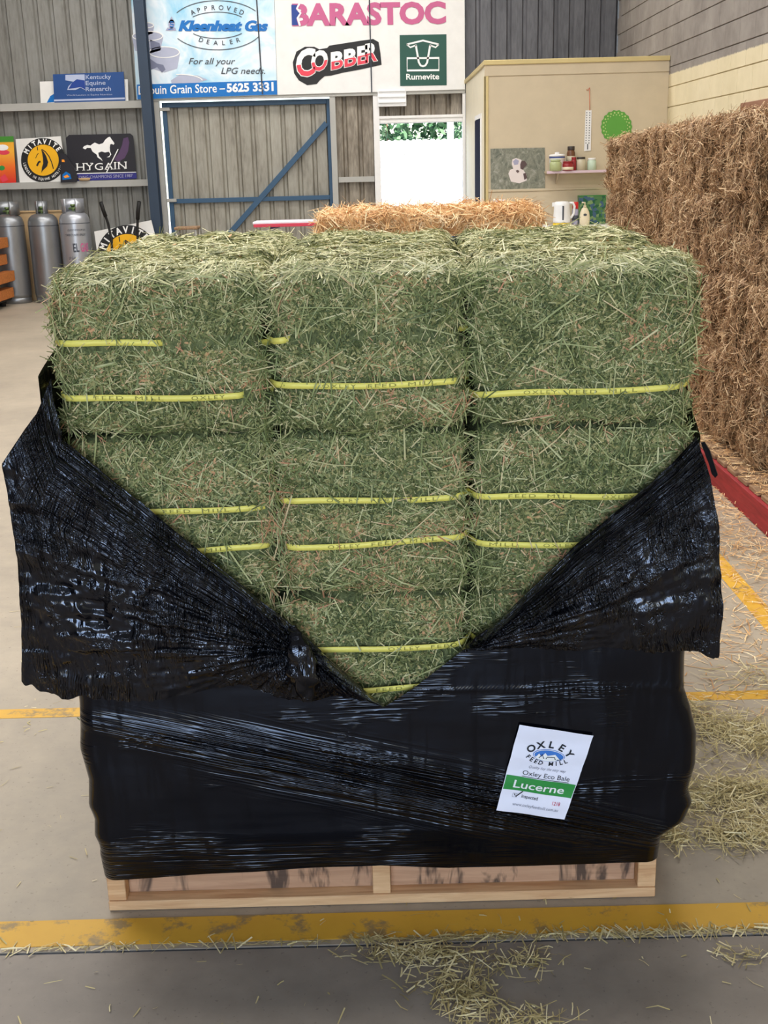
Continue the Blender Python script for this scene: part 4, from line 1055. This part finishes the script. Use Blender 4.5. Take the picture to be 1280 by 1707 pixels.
pr(wb, 'blue_initial', 'ink_navy', lambda mb: fill(mb, onY(YS - .009), [(485.5, 8), (496, 8), (493, 15), (499, 22), (494, 31), (497, 42), (486.5, 42)]))
def cobber(mb, grow, Pf, part=None):
    for ch, x0, y0, wd_, h in (('C', 494, 131, 31, 46), ('O', 519, 121, 27, 34), ('B', 552, 117, 20, 29), ('B', 574, 112.5, 20, 29), ('E', 596, 108.5, 16, 30), ('R', 609, 105, 20, 31)):
        V_, Fc = text_raw(ch, .03 + grow); mn = V_.min(0); mx = V_.max(0); base = text_raw(ch, .03); bmn, bmx = base[0].min(0), base[0].max(0)
        q = (V_[:, 0] - bmn[0]) / (bmx[0] - bmn[0]) * wd_; r = (V_[:, 1] - bmn[1]) / (bmx[1] - bmn[1]) * h
        if part == 'low': r = np.minimum(r, h * .48)
        mb.add([Pf(x0 + a, y0 - a * .19 - b) for a, b in zip(q, r)], Fc)
def f_(mb):
    fill(mb, S1, [(488, 104), (494, 86), (508, 78), (524, 78), (532, 82), (545, 80), (549, 76), (600, 68), (622, 65), (631, 70), (634, 88), (636, 108), (600, 116), (572, 121), (552, 126), (541, 127), (533, 134), (528, 140), (512, 142), (498, 134), (490, 122)])
pr(wb, 'logo_backing', 'ink_black', f_)
pr(wb, 'logo_lettering', 'ink_white', lambda mb: cobber(mb, .02, S2))
pr(wb, 'logo_lettering_red', 'ink_red', lambda mb: cobber(mb, -.008, onY(YS - .010), 'low'))
pr(wb, 'green_square', 'ink_green', lambda mb: fill(mb, S1, [(666, 58.5), (744, 57), (744.5, 142), (667, 143.5)]))
def f_(mb):
    stroke(mb, S2, [(678, 74), (705, 67.5), (731, 74)], 3); stroke(mb, S2, [(678, 74), (684, 79), (694, 75)], 2.6); stroke(mb, S2, [(731, 74), (726, 79), (716, 75)], 2.6)
    stroke(mb, S2, [(693, 75), (698, 104), (701, 109), (705, 110.5), (709, 109), (712, 104), (717, 75)], 3.2)
    stroke(mb, S2, [(678.5, 97), (731.5, 96.5), (731.5, 117), (678.5, 117.5)], 3.4, True)
    put_text(mb, S2, 'Rumevite', 677, 132.5, 732, 132, 9.5, .02)
pr(wb, 'white_logo', 'ink_white', f_)
pr(wb, 'seam', 'seam_dark', lambda mb: stroke(mb, onY(YS - .013), [(614, -60), (619.5, 154)], 2))

# ================================================================== THINGS ON THE LEFT LEDGES
def lean_sign(name, px, Y, th, m, label, cat='sign', group=None):
    b = np.mean([atY(x, y, Y) for x, y in px], 0); zz = min(atY(x, y, Y)[2] for x, y in px)
    r = empty(name, (b[0], Y, zz), label, cat, group); board(r, 'board', px, Y, th, M[m]); return r
Y1 = 14.90
ws = lean_sign('small_sign', [(66, 136), (213, 132), (214, 171), (68, 176)], Y1 + .03, .006, 'white_board', 'white sign standing behind the blue research sign on the upper ledge')
pr(ws, 'blue_mark', 'ink_blue', lambda mb: fill(mb, onY(Y1 + .028), [(78, 171), (84, 160), (92, 155), (92, 170)]))
ks = lean_sign('small_sign', [(88, 124), (206, 119.5), (209, 172), (91, 175)], Y1, .012, 'ink_ker', 'blue research sign with white lettering on the upper ledge')
K1, K2 = onY(Y1 - .003), onY(Y1 - .005)
pr(ks, 'emblem', 'ink_pale', lambda mb: fill(mb, K1, [(109, 125), (141, 124), (142, 150), (134, 146), (126, 150), (112, 150), (114, 144), (122, 136), (109, 134)]))
pr(ks, 'emblem_head', 'ink_navy', lambda mb: fill(mb, K2, [(114, 148), (120, 138), (128, 132), (141, 134), (142, 149), (134, 145), (124, 147)]))
def f_(mb):
    for i_, s_ in enumerate(('Kentucky', 'Equine', 'Research')): put_text(mb, K1, s_, 143, 132 + i_ * 10, (185, 176, 185)[i_], 131 + i_ * 10, 7.2, .006)
    put_text(mb, K1, 'World Leaders in Equine Nutrition', 111, 160, 187, 158.5, 2.6)
    stroke(mb, K1, [(90, 167.5), (208, 164)], 3)
pr(ks, 'lettering', 'ink_pale', f_)
def mitavite(root, cx, cy, R_, Y, rot=0.0):
    A, B_, Cc = onY(Y - .003), onY(Y - .006), onY(Y - .009)
    pr(root, 'black_ring', 'ink_black', lambda mb: fill(mb, A, ell(cx, cy, R_, R_ * 1.0)))
    pr(root, 'yellow_disc', 'ink_yellow', lambda mb: fill(mb, B_, ell(cx, cy, R_ * .70, R_ * .70)))
    k = R_ / 37.0
    def g(pts): return [(cx + (x - 334) / 4.571 * k, cy + (y - 315) / 4.571 * k) for x, y in pts]
    def f_(mb):
        fill(mb, Cc, g([(318, 232), (340, 255), (358, 285), (372, 330), (364, 362), (332, 392), (320, 412), (324, 372), (334, 340), (332, 300), (326, 260)]))
        stroke(mb, Cc, g([(322, 232), (350, 250), (378, 285), (398, 330), (412, 382)]), 1.5 * k); stroke(mb, Cc, g([(286, 358), (300, 330), (314, 324)]), 3 * k)
        stroke(mb, Cc, g([(288, 212), (292, 240)]), 1.2 * k); stroke(mb, Cc, g([(276, 300), (290, 270), (300, 262)]), 1.0 * k)
    pr(root, 'horse_head_print', 'ink_black', f_)
    def f2_(mb):
        put_arc(mb, B_, 'LEADERS IN EQUINE NUTRITION', cx, cy, R_ * .85, R_ * .85, 190 + rot, 350 + rot, 4.2 * k, 4.6 * k, .015, True)
    pr(root, 'small_lettering', 'ink_white', f2_)
    def f_(mb):
        put_arc(mb, B_, 'MITAVITE', cx, cy, R_ * .85, R_ * .85, 152 + rot, 36 + rot, 8 * k, 9.5 * k, .04)
    pr(root, 'lettering', 'ink_white', f_)
mv = lean_sign('feed_sign', [(26, 232), (101, 227), (112, 303), (33, 306)], Y1, .01, 'white_board', 'round black and yellow horse head sign on the lower ledge', group='horse feed signs')
mitavite(mv, 72, 267, 37, Y1)
hs = lean_sign('feed_sign', [(109.5, 230), (115, 225), (217, 222.5), (222, 227), (228, 298), (116, 303)], Y1 + .01, .01, 'board_black', 'black sign with white galloping horse on the lower ledge', group='horse feed signs')
HY = Y1 + .01
def cr(pts): return [(x / 4.571, 200 + y / 4.571) for x, y in pts]
def f_(mb):
    A = onY(HY - .003)
    fill(mb, A, cr([(872, 178), (862, 163), (852, 150), (838, 128), (822, 133), (802, 150), (785, 176), (755, 186), (722, 172), (702, 184), (690, 195), (664, 190), (640, 200), (630, 214), (650, 224), (664, 212), (692, 214), (704, 240), (720, 252), (737, 264), (742, 284), (768, 302), (782, 314), (772, 294), (754, 276), (748, 250), (775, 240), (800, 248), (828, 242), (840, 258), (834, 274), (812, 284), (832, 284), (848, 262), (838, 238), (836, 210), (840, 186), (852, 182), (864, 190)]))
    put_text(mb, A, 'HYGAIN', 128, 284.5, 211, 281.5, 11.5, .0, 0, 1.06)
    for x in (128.5, 139.5, 147, 176.5, 187, 192, 198, 209): stroke(mb, A, [(x - 2.2, 284.2 - (x - 128) * .036), (x + 2.2, 284 - (x - 128) * .036)], 1.1)
    for x in (128.5, 139.5, 144, 152.5, 192, 198, 209): stroke(mb, A, [(x - 2.2, 273 - (x - 128) * .036), (x + 2.2, 272.8 - (x - 128) * .036)], 1.1)
    stroke(mb, A, cr([(900, 222), (812, 398)]), 1.6); stroke(mb, A, [(125, 289.5), (227, 287)], 1.3)
pr(hs, 'white_print', 'ink_white', f_)
pr(hs, 'blue_strip', 'ink_champ', lambda mb: fill(mb, onY(HY - .002), [(115, 290.5), (227.3, 288), (228, 297.5), (116, 302.5)]))
pr(hs, 'strip_lettering', 'ink_lilac', lambda mb: put_text(mb, onY(HY - .005), 'LEADING CHAMPIONS SINCE 1987', 121, 298.5, 221, 295, 5))
pr(hs, 'smoke_print', 'ink_purple', lambda mb: fill(mb, onY(HY - .0025), cr([(940, 140), (975, 130), (985, 170), (975, 240), (950, 290), (900, 320), (870, 300), (905, 250), (930, 190)])))
os_ = lean_sign('pet_food_sign', [(-40, 229), (22, 227), (27, 306), (-40, 308)], Y1, .01, 'fruit_print', 'orange and red printed sign cut by the frame on the lower ledge')
pr(os_, 'white_oval', 'ink_white', lambda mb: fill(mb, onY(Y1 - .003), ell(4, 246, 10, 5)))
pr(os_, 'red_print', 'ink_red', lambda mb: (fill(mb, onY(Y1 - .002), ell(6, 254, 10, 4)), fill(mb, onY(Y1 - .002), [(0, 296), (8, 290), (14, 300), (4, 304)])))
pr(os_, 'green_print', 'label_green', lambda mb: fill(mb, onY(Y1 - .003), ell(3, 280, 5, 4)))
bg_ = empty('small_bag', (-3.75, 14.84, 1.46), 'small dark bag with coloured print leaning between the two feed signs', 'bag')
mb = MB(); mb.prism([atY(x, y, 14.84) for x, y in [(100, 256), (109, 257), (124, 280), (129, 296), (127, 303.5), (101, 304.5)]], (0, .04, 0)); mb.build('bag_body', M['board_black'], bg_)
pr(bg_, 'bag_print', 'ink_blue', lambda mb: fill(mb, onY(14.837), [(104, 291), (110, 286), (117, 290), (119, 298), (104, 300)]))
pr(bg_, 'bag_print_warm', 'ink_orange', lambda mb: (fill(mb, onY(14.835), [(106, 294), (112, 291), (116, 295), (108, 297)]), fill(mb, onY(14.835), [(103, 266), (107, 266), (108, 270), (103, 270)])))
dish = empty('small_dish', (-3.7, 14.93, 1.456), 'small beige dish on the ledge below the galloping horse sign', 'dish')
dp = atY(141, 303, 14.87); MB().lathe([(.03, 0), (.065, .004), (.078, .03), (.07, .034), (.06, .012), (.0, .01)], (dp[0], 14.875 + .0, 1.456), 18, 1, .35).build('bowl', M['tan_board'], dish)

# gas cylinders --------------------------------------------------------------------------
def cylinder(cx, top, label, m, text=False, collar_r=.085):
    Yc = 14.62; X = atY(cx, 420, Yc)[0]; h = float(atY(cx, top, Yc)[2]); R_ = .186; s = h - .19
    r = empty('gas_cylinder', (X, Yc, 0), label, 'gas cylinder', 'gas cylinders by the back wall')
    MB().lathe([(R_ * .92, 0.0), (R_ * .95, .0), (R_ * .95, .07), (R_ * .88, .075)], (X, Yc, 0), 28).build('foot_ring', M[m], r)
    MB().lathe([(.1, .06), (R_ * .96, .07), (R_, .11), (R_, s - .10), (R_ * .985, s - .055), (R_ * .9, s - .01), (R_ * .7, s + .025), (R_ * .4, s + .04), (.01, s + .045)], (X, Yc, 0), 32).build('body', M[m], r)
    MB().lathe([(R_ * 1.006, s - .105), (R_ * 1.006, s - .098)], (X, Yc, 0), 32).build('weld_seam', M['seam_dark'], r)
    # collar: guard with an opening towards us
    n, a0 = 26, .45; mb = MB(); V = []; rc = collar_r
    for k in range(n + 1):
        th = -math.pi / 2 + a0 + (2 * math.pi - 2 * a0) * k / n
        for rr, z in ((rc, s + .03), (rc, h), (rc - .008, h), (rc - .008, s + .03)): V.append((X + rr * math.cos(th), Yc + rr * math.sin(th), z))
    mb.add(V, [(k * 4 + e, k * 4 + 4 + e, k * 4 + 4 + (e + 1) % 4, k * 4 + (e + 1) % 4) for k in range(n) for e in range(4)] + [(0, 1, 2, 3), (n * 4 + 3, n * 4 + 2, n * 4 + 1, n * 4)], True); mb.build('collar', M[m], r)
    mb = MB(); mb.tube([(X, Yc, s + .03), (X, Yc, s + .10)], .02, 10); mb.tube([(X - .05, Yc - .01, s + .075), (X + .05, Yc - .01, s + .075)], .014, 8); mb.tube([(X, Yc, s + .10), (X, Yc, s + .125)], .032, 10); mb.build('valve', M['brass'], r)
    if text:
        def P_(x, y):
            th = (x - 50) / 100 * 2.2 - math.pi / 2; return (X + (R_ + .002) * math.cos(th), Yc + (R_ + .002) * math.sin(th), s - .1 - y / 100)
        def f_(mb):
            put_text(mb, P_, 'LIQUEFIED PETROLEUM GAS', 38, 9, 92, 9, 2.2); put_text(mb, P_, 'STAND CYLINDER UPRIGHT', 30, 15, 92, 15, 2.6, .01)
            put_text(mb, P_, 'EL', 50, 34, 68, 34, 10, .03)
            for k, s_ in enumerate(('LP GAS', 'KEEP', 'CYLINDER', 'COOL', 'NO NAKED', 'FLAMES')): put_text(mb, P_, s_, 34, 43 + k * 6, 34 + 3.6 * len(s_), 43 + k * 6, 3.2, .01)
        pr(r, 'stencil_lettering', 'ink_grey', f_)
        pr(r, 'pink_lettering', 'ink_pink', lambda mb: put_text(mb, P_, 'GAS', 72, 34, 98, 34, 10, .03))
cylinder(20, 336, 'leftmost grey gas cylinder, wide open collar, next to the orange pallets', 'cylinder_steel', collar_r=.15)
cylinder(77, 335, 'middle grey gas cylinder with the narrow collar', 'cylinder_steel', collar_r=.075)
cylinder(129, 331, 'lighter gas cylinder with stencilled lettering, tallest of the three', 'cylinder_light', True, .14)
tb_ = empty('leaning_board', (-4.3, 14.93, 0), 'tan board leaning on the wall behind the gas cylinders', 'board')
e0, e1 = atY(0, 352, 14.93), atY(112, 350, 14.93)
mb = MB(); mb.prism([(e0[0] - .3, 14.86, 0), (e1[0], 14.86, 0), (e1[0], 14.955, e1[2]), (e0[0] - .3, 14.955, e0[2])], (0, .012, 0)); mb.build('panel_sheet', M['tan_board'], tb_)
MB().box(e0[0] - .3, e1[0], 14.94, 14.955, e1[2] - .02, e1[2], .003).build('edge_strip', M['tan_board'], tb_)

# leaning round sign on the floor and the hand trolley in front of it -----------------------
fl = empty('feed_sign', (-3.05, 14.6, 0), 'black and yellow horse head sign standing on the floor behind the load', 'sign', 'horse feed signs')
mb = MB(); YF = 14.5; mb.prism([atY(x, y, YF) for x, y in [(157, 386), (252, 367), (268, 430)]] + [(float(atY(268, 430, YF)[0]) + .05, YF, .004), (float(atY(165, 430, YF)[0]), YF, .004), atY(163, 430, YF)], (0, .012, 0)); mb.build('board', M['white_board'], fl)
mitavite(fl, 212, 425, 50, YF, 8)
tr = empty('hand_trolley', (-3.1, 14.3, 0), 'black tube hand trolley standing before the floor sign', 'trolley')
YT = 14.3
def tp(*p): return [tuple(atY(x, y, YT - dy)) for x, y, dy in p]
lft = tp((168, 337, .05), (172, 350, .02), (180, 372, 0), (186, 400, 0), (187, 430, 0)); rgt = tp((232, 336, .05), (230, 352, .02), (229, 380, 0), (230, 410, 0), (231, 430, 0))
for pth in (lft, rgt):
    MB().tube(pth + [(pth[-1][0] + .02, YT, .12)], .016, 8).build('side_tube', M['black_rubber'], tr)
    MB().tube(pth[:2] + [tuple((np.array(pth[1]) * .5 + np.array(pth[2]) * .5))], .024, 8).build('grip', M['black_rubber'], tr)
for z in (.62, .4, .2):
    MB().tube([(lft[-1][0], YT, z), (rgt[-1][0], YT, z)], .014, 8).build('crossbar', M['black_rubber'], tr)
MB().box(lft[-1][0] - .03, rgt[-1][0] + .03, YT - .2, YT - .02, .002, .012).build('toe_plate', M['black_rubber'], tr)
for x in (lft[-1][0] - .05, rgt[-1][0] + .07):
    MB().tube([(x - .022, YT + .05, .121), (x + .022, YT + .05, .121)], .12, 18).build('wheel', M['black_rubber'], tr)
MB().tube([(lft[-1][0] - .05, YT + .05, .121), (rgt[-1][0] + .07, YT + .05, .121)], .012, 8).build('axle', M['grey_channel'], tr)

# stack of orange pallets at the left edge ----------------------------------------------------
ox1 = -4.50; oy = 13.2
zz = 0.0
bk = empty('plastic_pallet', (ox1 - .6, oy + .5, 0), 'black plastic pallet under the orange timber pallets', 'pallet')
MB().box(ox1 - 1.15, ox1 - .03, oy, oy + 1.1, .075, .10, .006).build('deck', M['black_rubber'], bk)
for fx in (ox1 - 1.1, ox1 - .62, ox1 - .16):
    for fy in (oy + .05, oy + .5, oy + .95): MB().lathe([(.045, 0), (.06, .075)], (fx + .03, fy + .05, 0), 12).build('foot', M['black_rubber'], bk)
zz = .101
for k in range(4):
    op = empty('timber_pallet', (ox1 - .6, oy + .5, zz), '%s orange timber pallet in the stack beside the gas cylinders' % ('lowest', 'second lowest', 'second highest', 'topmost')[k], 'pallet', 'orange timber pallets')
    dx = .04 * math.sin(k * 2.1)
    for yy in (oy + .01, oy + .53, oy + 1.03): MB().box(ox1 - 1.15 + dx, ox1 - .03 + dx, yy, yy + .06, zz + .02, zz + .10, .003).build('bearer', M['orange_wood'], op)
    for j in range(6):
        xx = ox1 - 1.16 + dx + j * .206; MB().box(xx, xx + .12, oy, oy + 1.1, zz + .10, zz + .122, .003).build('deck_board', M['orange_wood'], op)
    for j in (0, 2.5, 5): 
        xx = ox1 - 1.16 + dx + j * .206; MB().box(xx, xx + .12, oy, oy + 1.1, zz, zz + .02, .003).build('bottom_board', M['orange_wood'], op)
    MB().box(ox1 - .025 + dx, ox1 + dx, oy, oy + 1.1, zz + .005, zz + .122, .003).build('end_board', M['orange_wood'], op)
    zz += .2

# bench and stool beyond the load -------------------------------------------------------------
bn = empty('bench', (-1.1, 12.3, 0), 'white topped bench with red edge and curved purple leg before the gate', 'bench')
YBn = 12.1; l0, l1 = atY(421, 374, YBn), atY(560, 365, YBn); zt_ = float(l0[2])
MB().box(l0[0], l1[0] + .9, YBn, YBn + .4, zt_ - .002, zt_ + .022, .005).build('top', M['bench_white'], bn)
MB().box(l0[0] + .01, l1[0] + .9, YBn - .008, YBn - .0005, zt_ - .032, zt_ + .000, .003).build('red_edge', M['bench_red'], bn)
for (lx, ly) in ((l0[0] + .14, YBn + .06), (l0[0] + .14, YBn + .34), (l1[0] + .75, YBn + .06), (l1[0] + .75, YBn + .34)):
    sgn = 1 if lx < -.5 else -1
    MB().tube([(lx + sgn * .13, ly, zt_ - .02), (lx + sgn * .05, ly, zt_ - .05), (lx, ly, zt_ - .14), (lx - sgn * .01, ly, .45), (lx - sgn * .02, ly, .001)], .02, 8).build('leg', M['leg_purple'], bn)
so_ = empty('stool', (-2.2, 13.6, 0), 'small brown topped stool with thin metal legs before the gate', 'stool')
YSt = 13.5; s0, s1 = atY(290, 382, YSt), atY(328, 380, YSt); zs_ = float(s0[2])
MB().box(s0[0], s1[0], YSt, YSt + .28, zs_ - .01, zs_ + .02, .006).build('seat', M['old_wood'], so_)
for (lx, ly) in ((s0[0] + .02, YSt + .02), (s1[0] - .02, YSt + .02), (s0[0] + .02, YSt + .26), (s1[0] - .02, YSt + .26)):
    MB().tube([(lx, ly, zs_ - .01), (lx + (.03 if lx > s0[0] + .1 else -.03), ly, .001)], .01, 8).build('leg', M['grey_channel'], so_)

# ================================================================== THINGS ON THE OFFICE FRONT
YO = YR - .004
O1, O2, O3 = onY(YO - .004), onY(YO - .006), onY(YO - .008)
po = empty('dog_poster', (1.47, YO, 1.29), 'photo poster of a white dog with a dark ear pinned to the office wall', 'poster')
board(po, 'sheet', [(817.5, 248), (908, 246), (908.5, 314), (818, 317)], YO - .003, .002, M['photo_grass'])
def cp(pts): return [(770 + x / 3.556, 80 + y / 3.556) for x, y in pts]
pr(po, 'dog_body_print', 'photo_dog', lambda mb: (fill(mb, O1, cp([(275, 745), (285, 722), (305, 715), (360, 718), (382, 750), (385, 785), (340, 802), (290, 792)])), fill(mb, O2, cp([(295, 690), (298, 660), (320, 652), (350, 662), (366, 690), (350, 725), (325, 735), (305, 718)]))))
pr(po, 'dog_ear_print', 'photo_ear', lambda mb: (fill(mb, O3, cp([(345, 690), (352, 670), (372, 668), (386, 690), (372, 705), (360, 722), (346, 715)])), fill(mb, O3, cp([(362, 745), (378, 740), (386, 770), (370, 782)])), fill(mb, O3, cp([(318, 728), (330, 722), (340, 730), (330, 742)]))))
pr(po, 'dog_muzzle_print', 'ink_lilac', lambda mb: fill(mb, O3, cp([(302, 672), (318, 658), (338, 668), (332, 690), (310, 694)])))
gm = empty('green_doily', (2.47, YO, 1.6), 'round bright green lacy mat hung on the office wall', 'wall decoration')
cx, cy, rx, ry = 1027.5, 211.5, 25.5, 27.5
mb = MB(); mb.prism([atY(cx + rx * (1 + .03 * math.cos(18 * a)) * math.cos(a), cy - ry * (1 + .03 * math.cos(18 * a)) * math.sin(a), YO - .005) for a in np.linspace(0, 2 * math.pi, 108, endpoint=False)], (0, .004, 0)); mb.build('mat', M['green_mat'], gm)
def f_(mb):
    for k in range(22):
        a = 2 * math.pi * k / 22
        for rr, s in ((.86, 1.7), (.73, 1.2)):
            x, y = cx + rx * rr * math.cos(a + (.14 if rr < .8 else 0)), cy - ry * rr * math.sin(a + (.14 if rr < .8 else 0)); fill(mb, onY(YO - .006), [(x - s, y), (x, y + s), (x + s, y), (x, y - s)])
pr(gm, 'lace_holes', 'green_pale', f_)
th_ = empty('hanging_strip', (2.2, YO, 1.65), 'white dotted strip hanging on a thin orange string', 'hanging strip')
board(th_, 'strip', [(976, 184), (986, 183.5), (984.5, 251), (973.5, 252)], YO - .006, .005, M['white_paint'])
def f_(mb):
    for k in range(13):
        for dx in (-2.6, 2.4):
            x, y = 980.6 + dx - k * .12, 188 + k * 4.2; fill(mb, onY(YO - .008), [(x - .8, y - .8), (x - .8, y + .8), (x + .8, y + .8), (x + .8, y - .8)])
    stroke(mb, onY(YO - .008), [(979.5, 240), (979.3, 249)], 1.6)
pr(th_, 'dots', 'ink_grey', f_)
MB().tube([tuple(atY(983, 184, YO - .006)), tuple(atY(982.5, 146, YO - .006))], .004, 6).tube([tuple(atY(977.5, 149, YO - .006)), tuple(atY(979, 150.5, YO - .006)), tuple(atY(982.5, 147, YO - .006))], .004, 6).build('string', M['orange_string'], th_)
sw = empty('power_outlet', (1.3, YO, 1.1), 'white power outlet low on the office wall', 'outlet')
board(sw, 'plate', [(822, 332), (842, 332), (842, 346), (822, 346)], YO - .012, .012, M['white_paint'])
pr(sw, 'switch', 'ink_lilac', lambda mb: (fill(mb, onY(YO - .014), [(826, 335), (829, 335), (829, 340), (826, 340)]), fill(mb, onY(YO - .014), [(835, 335), (838, 335), (838, 340), (835, 340)])))
# wall shelf with jars
zs = float(atY(940, 285, YR - .18)[2]); sx0, sx1 = float(atY(911, 285, YR - .18)[0]), 2.62
sh = empty('wall_shelf', (2.1, YR - .1, zs), 'narrow lilac edged shelf on the office wall', 'shelf')
MB().box(sx0, sx1, YR - .19, YR - .001, zs - .02, zs - .0, .002).build('shelf_board', M['yellow_wall'], sh)
MB().box(sx0, sx1, YR - .198, YR - .191, zs - .024, zs + .002, .002).build('edge_trim', M['shelf_lilac'], sh)
for x in (sx0 + .12, sx1 - .15): mb = MB(); mb.prism([(x, YR - .001, zs - .02), (x, YR - .15, zs - .02), (x, YR - .001, zs - .13)], (.012, 0, 0)); mb.build('bracket', M['yellow_wall'], sh)
def jar(px, ypx, wpx, hpx, body, lid, label, prof='jar', yoff=.09, band=None):
    Yj = YR - yoff; c = atY(px, ypx, Yj); sc = Yj / F_PX * 1.03; r = wpx / 2 * sc; h = hpx * sc; X, Z = float(c[0]), zs + .001
    o = empty('jar', (X, Yj, Z), label, 'jar', 'jars on the office shelf')
    if prof == 'jar':
        MB().lathe([(r * .85, 0), (r, h * .05), (r, h * .72), (r * .85, h * .8), (r * .8, h * .84)], (X, Yj, Z), 20).build('jar_body', M[body], o)
        MB().lathe([(r * .84, h * .84), (r * .86, h * .86), (r * .86, h * .98), (r * .8, h)], (X, Yj, Z), 20).build('lid', M[lid], o)
    else:
        MB().lathe([(r * .94, 0), (r, h * .03), (r, h * .82), (r * 1.02, h * .83)], (X, Yj, Z), 24).build('jar_body', M[body], o)
        MB().lathe([(r * 1.04, h * .84), (r * 1.04, h * .9), (r * .9, h * .95), (r * .3, h * .97), (r * .3, h * 1.06), (r * .15, h * 1.08)], (X, Yj, Z), 24).build('lid', M[lid], o)
    if band: MB().lathe([(r * 1.01, h * band[1]), (r * 1.01, h * band[2])], (X, Yj, Z), 24).build('label_band', M[band[0]], o)
jar(928, 284, 24, 26, 'white_paint', 'white_paint', 'white canister with dark blue rim on the office shelf', 'can', .12, ('ink_navy', .74, .82))
jar(926, 284, 19, 17, 'jar_green', 'jar_green', 'squat pale green jar before the white canister', 'jar', .165)
jar(951, 284, 13, 36, 'jar_brown', 'lid_dark', 'tall brown jar with dark lid on the office shelf', 'jar', .09, ('jar_glass', .3, .6))
jar(946, 284, 18, 14, 'jar_red', 'jar_red', 'low dark red tin with cream band on the office shelf', 'jar', .165, ('cream_bottle', .1, .4))
jar(956, 284, 8, 20, 'jar_red', 'jar_red', 'slim red tin behind the low dark red tin', 'jar', .14)
jar(968, 284, 15, 20, 'jar_glass', 'lid_dark', 'clear glass jar with dark band beside the red tins', 'jar', .13)
jar(986, 284, 14, 18, 'jar_mint', 'white_paint', 'pale mint jar at the straw end of the shelf', 'jar', .13)
# worktop with kettle and bottles
zc = float(atY(950, 376, YR - .3)[2])
wt = empty('worktop', (2.2, YR - .3, 0), 'low worktop before the office wall carrying the kettle', 'worktop')
MB().box(1.72, 2.95, YR - .55, YR - .02, zc - .035, zc, .004).build('top', M['white_paint'], wt)
for x in (1.75, 2.88): MB().box(x, x + .04, YR - .52, YR - .04, .001, zc - .036).build('side_panel', M['yellow_wall'], wt)
MB().box(1.8, 2.87, YR - .1, YR - .06, .1, zc - .05).build('back_panel', M['yellow_wall'], wt)
Yk = YR - .32; kc = atY(936, 372, Yk); KX, sc = float(kc[0]), Yk / F_PX * 1.03
ke = empty('kettle', (KX, Yk, zc), 'white electric kettle with grey window and yellow base', 'kettle')
MB().lathe([(.088, .001), (.09, .012), (.086, .03)], (KX, Yk, zc), 24).build('base', M['kettle_yellow'], ke)
MB().lathe([(.078, .031), (.086, .035), (.088, .06), (.080, .2), (.076, .232), (.06, .24), (.01, .243)], (KX, Yk, zc), 28).build('body', M['kettle_white'], ke)
MB().tube([(KX + .07, Yk, zc + .222), (KX + .11, Yk, zc + .225), (KX + .128, Yk, zc + .19), (KX + .122, Yk, zc + .12), (KX + .1, Yk, zc + .085), (KX + .075, Yk, zc + .075)], .013, 10).build('handle', M['kettle_white'], ke)
mb = MB(); mb.prism([(KX - .065, Yk - .02, zc + .236), (KX - .065, Yk + .02, zc + .236), (KX - .10, Yk + .004, zc + .232), (KX - .10, Yk - .004, zc + .232)], (.0, 0, -.04)); mb.build('spout', M['kettle_white'], ke)
MB().box(KX - .008, KX + .008, Yk - .0925, Yk - .075, zc + .06, zc + .2, .003).build('water_window', M['ink_grey'], ke)
ac = atY(959, 372, Yk); AX = float(ac[0])
sp = empty('spray_can', (AX, Yk, zc), 'slim grey spray can with red cap beside the kettle', 'spray can')
MB().lathe([(.03, .001), (.033, .006), (.033, .15), (.026, .165)], (AX, Yk + .03, zc), 18).build('can', M['ink_lilac'], sp)
MB().lathe([(.029, .166), (.031, .168), (.031, .225), (.027, .232)], (AX, Yk + .03, zc), 18).build('cap', M['red_cap'], sp)
MB().lathe([(.0335, .05), (.0335, .1)], (AX, Yk + .03, zc), 18).build('label_band', M['ink_grey'], sp)
bc = atY(974, 372, Yk); BX = float(bc[0])
pb = empty('pump_bottle', (BX, Yk, zc), 'cream pump bottle with dark oval label on the worktop', 'bottle')
MB().lathe([(.046, .001), (.052, .006), (.052, .09), (.046, .13), (.03, .165), (.014, .18)], (BX, Yk, zc), 22, 1, .6).build('bottle_body', M['cream_bottle'], pb)
MB().tube([(BX, Yk, zc + .18), (BX, Yk, zc + .225), (BX - .03, Yk - .01, zc + .225)], .008, 8).lathe([(.016, .18), (.016, .195)], (BX, Yk, zc), 12).build('pump', M['cream_bottle'], pb)
mb = MB(); mb.poly([(BX + .018 * math.cos(a), Yk - .0325, zc + .105 + .012 * math.sin(a)) for a in np.linspace(0, 2 * math.pi, 20, endpoint=False)]); mb.build('oval_label', M['ink_grey'], pb)
bx = empty('patterned_box', (float(atY(990, 370, YR - .12)[0]), YR - .12, zc), 'green leaf patterned box at the back of the worktop', 'box')
b0, b1 = atY(965, 327, YR - .12), atY(1010, 327, YR - .12)
MB().box(b0[0], b1[0], YR - .14, YR - .03, zc + .001, float(b0[2]), .003).build('carton', M['leafy_print'], bx)
MB().box(b0[0] - .001, b1[0] + .001, YR - .142, YR - .028, float(b0[2]), float(b0[2]) + .004).build('carton_lid', M['label_green'], bx)
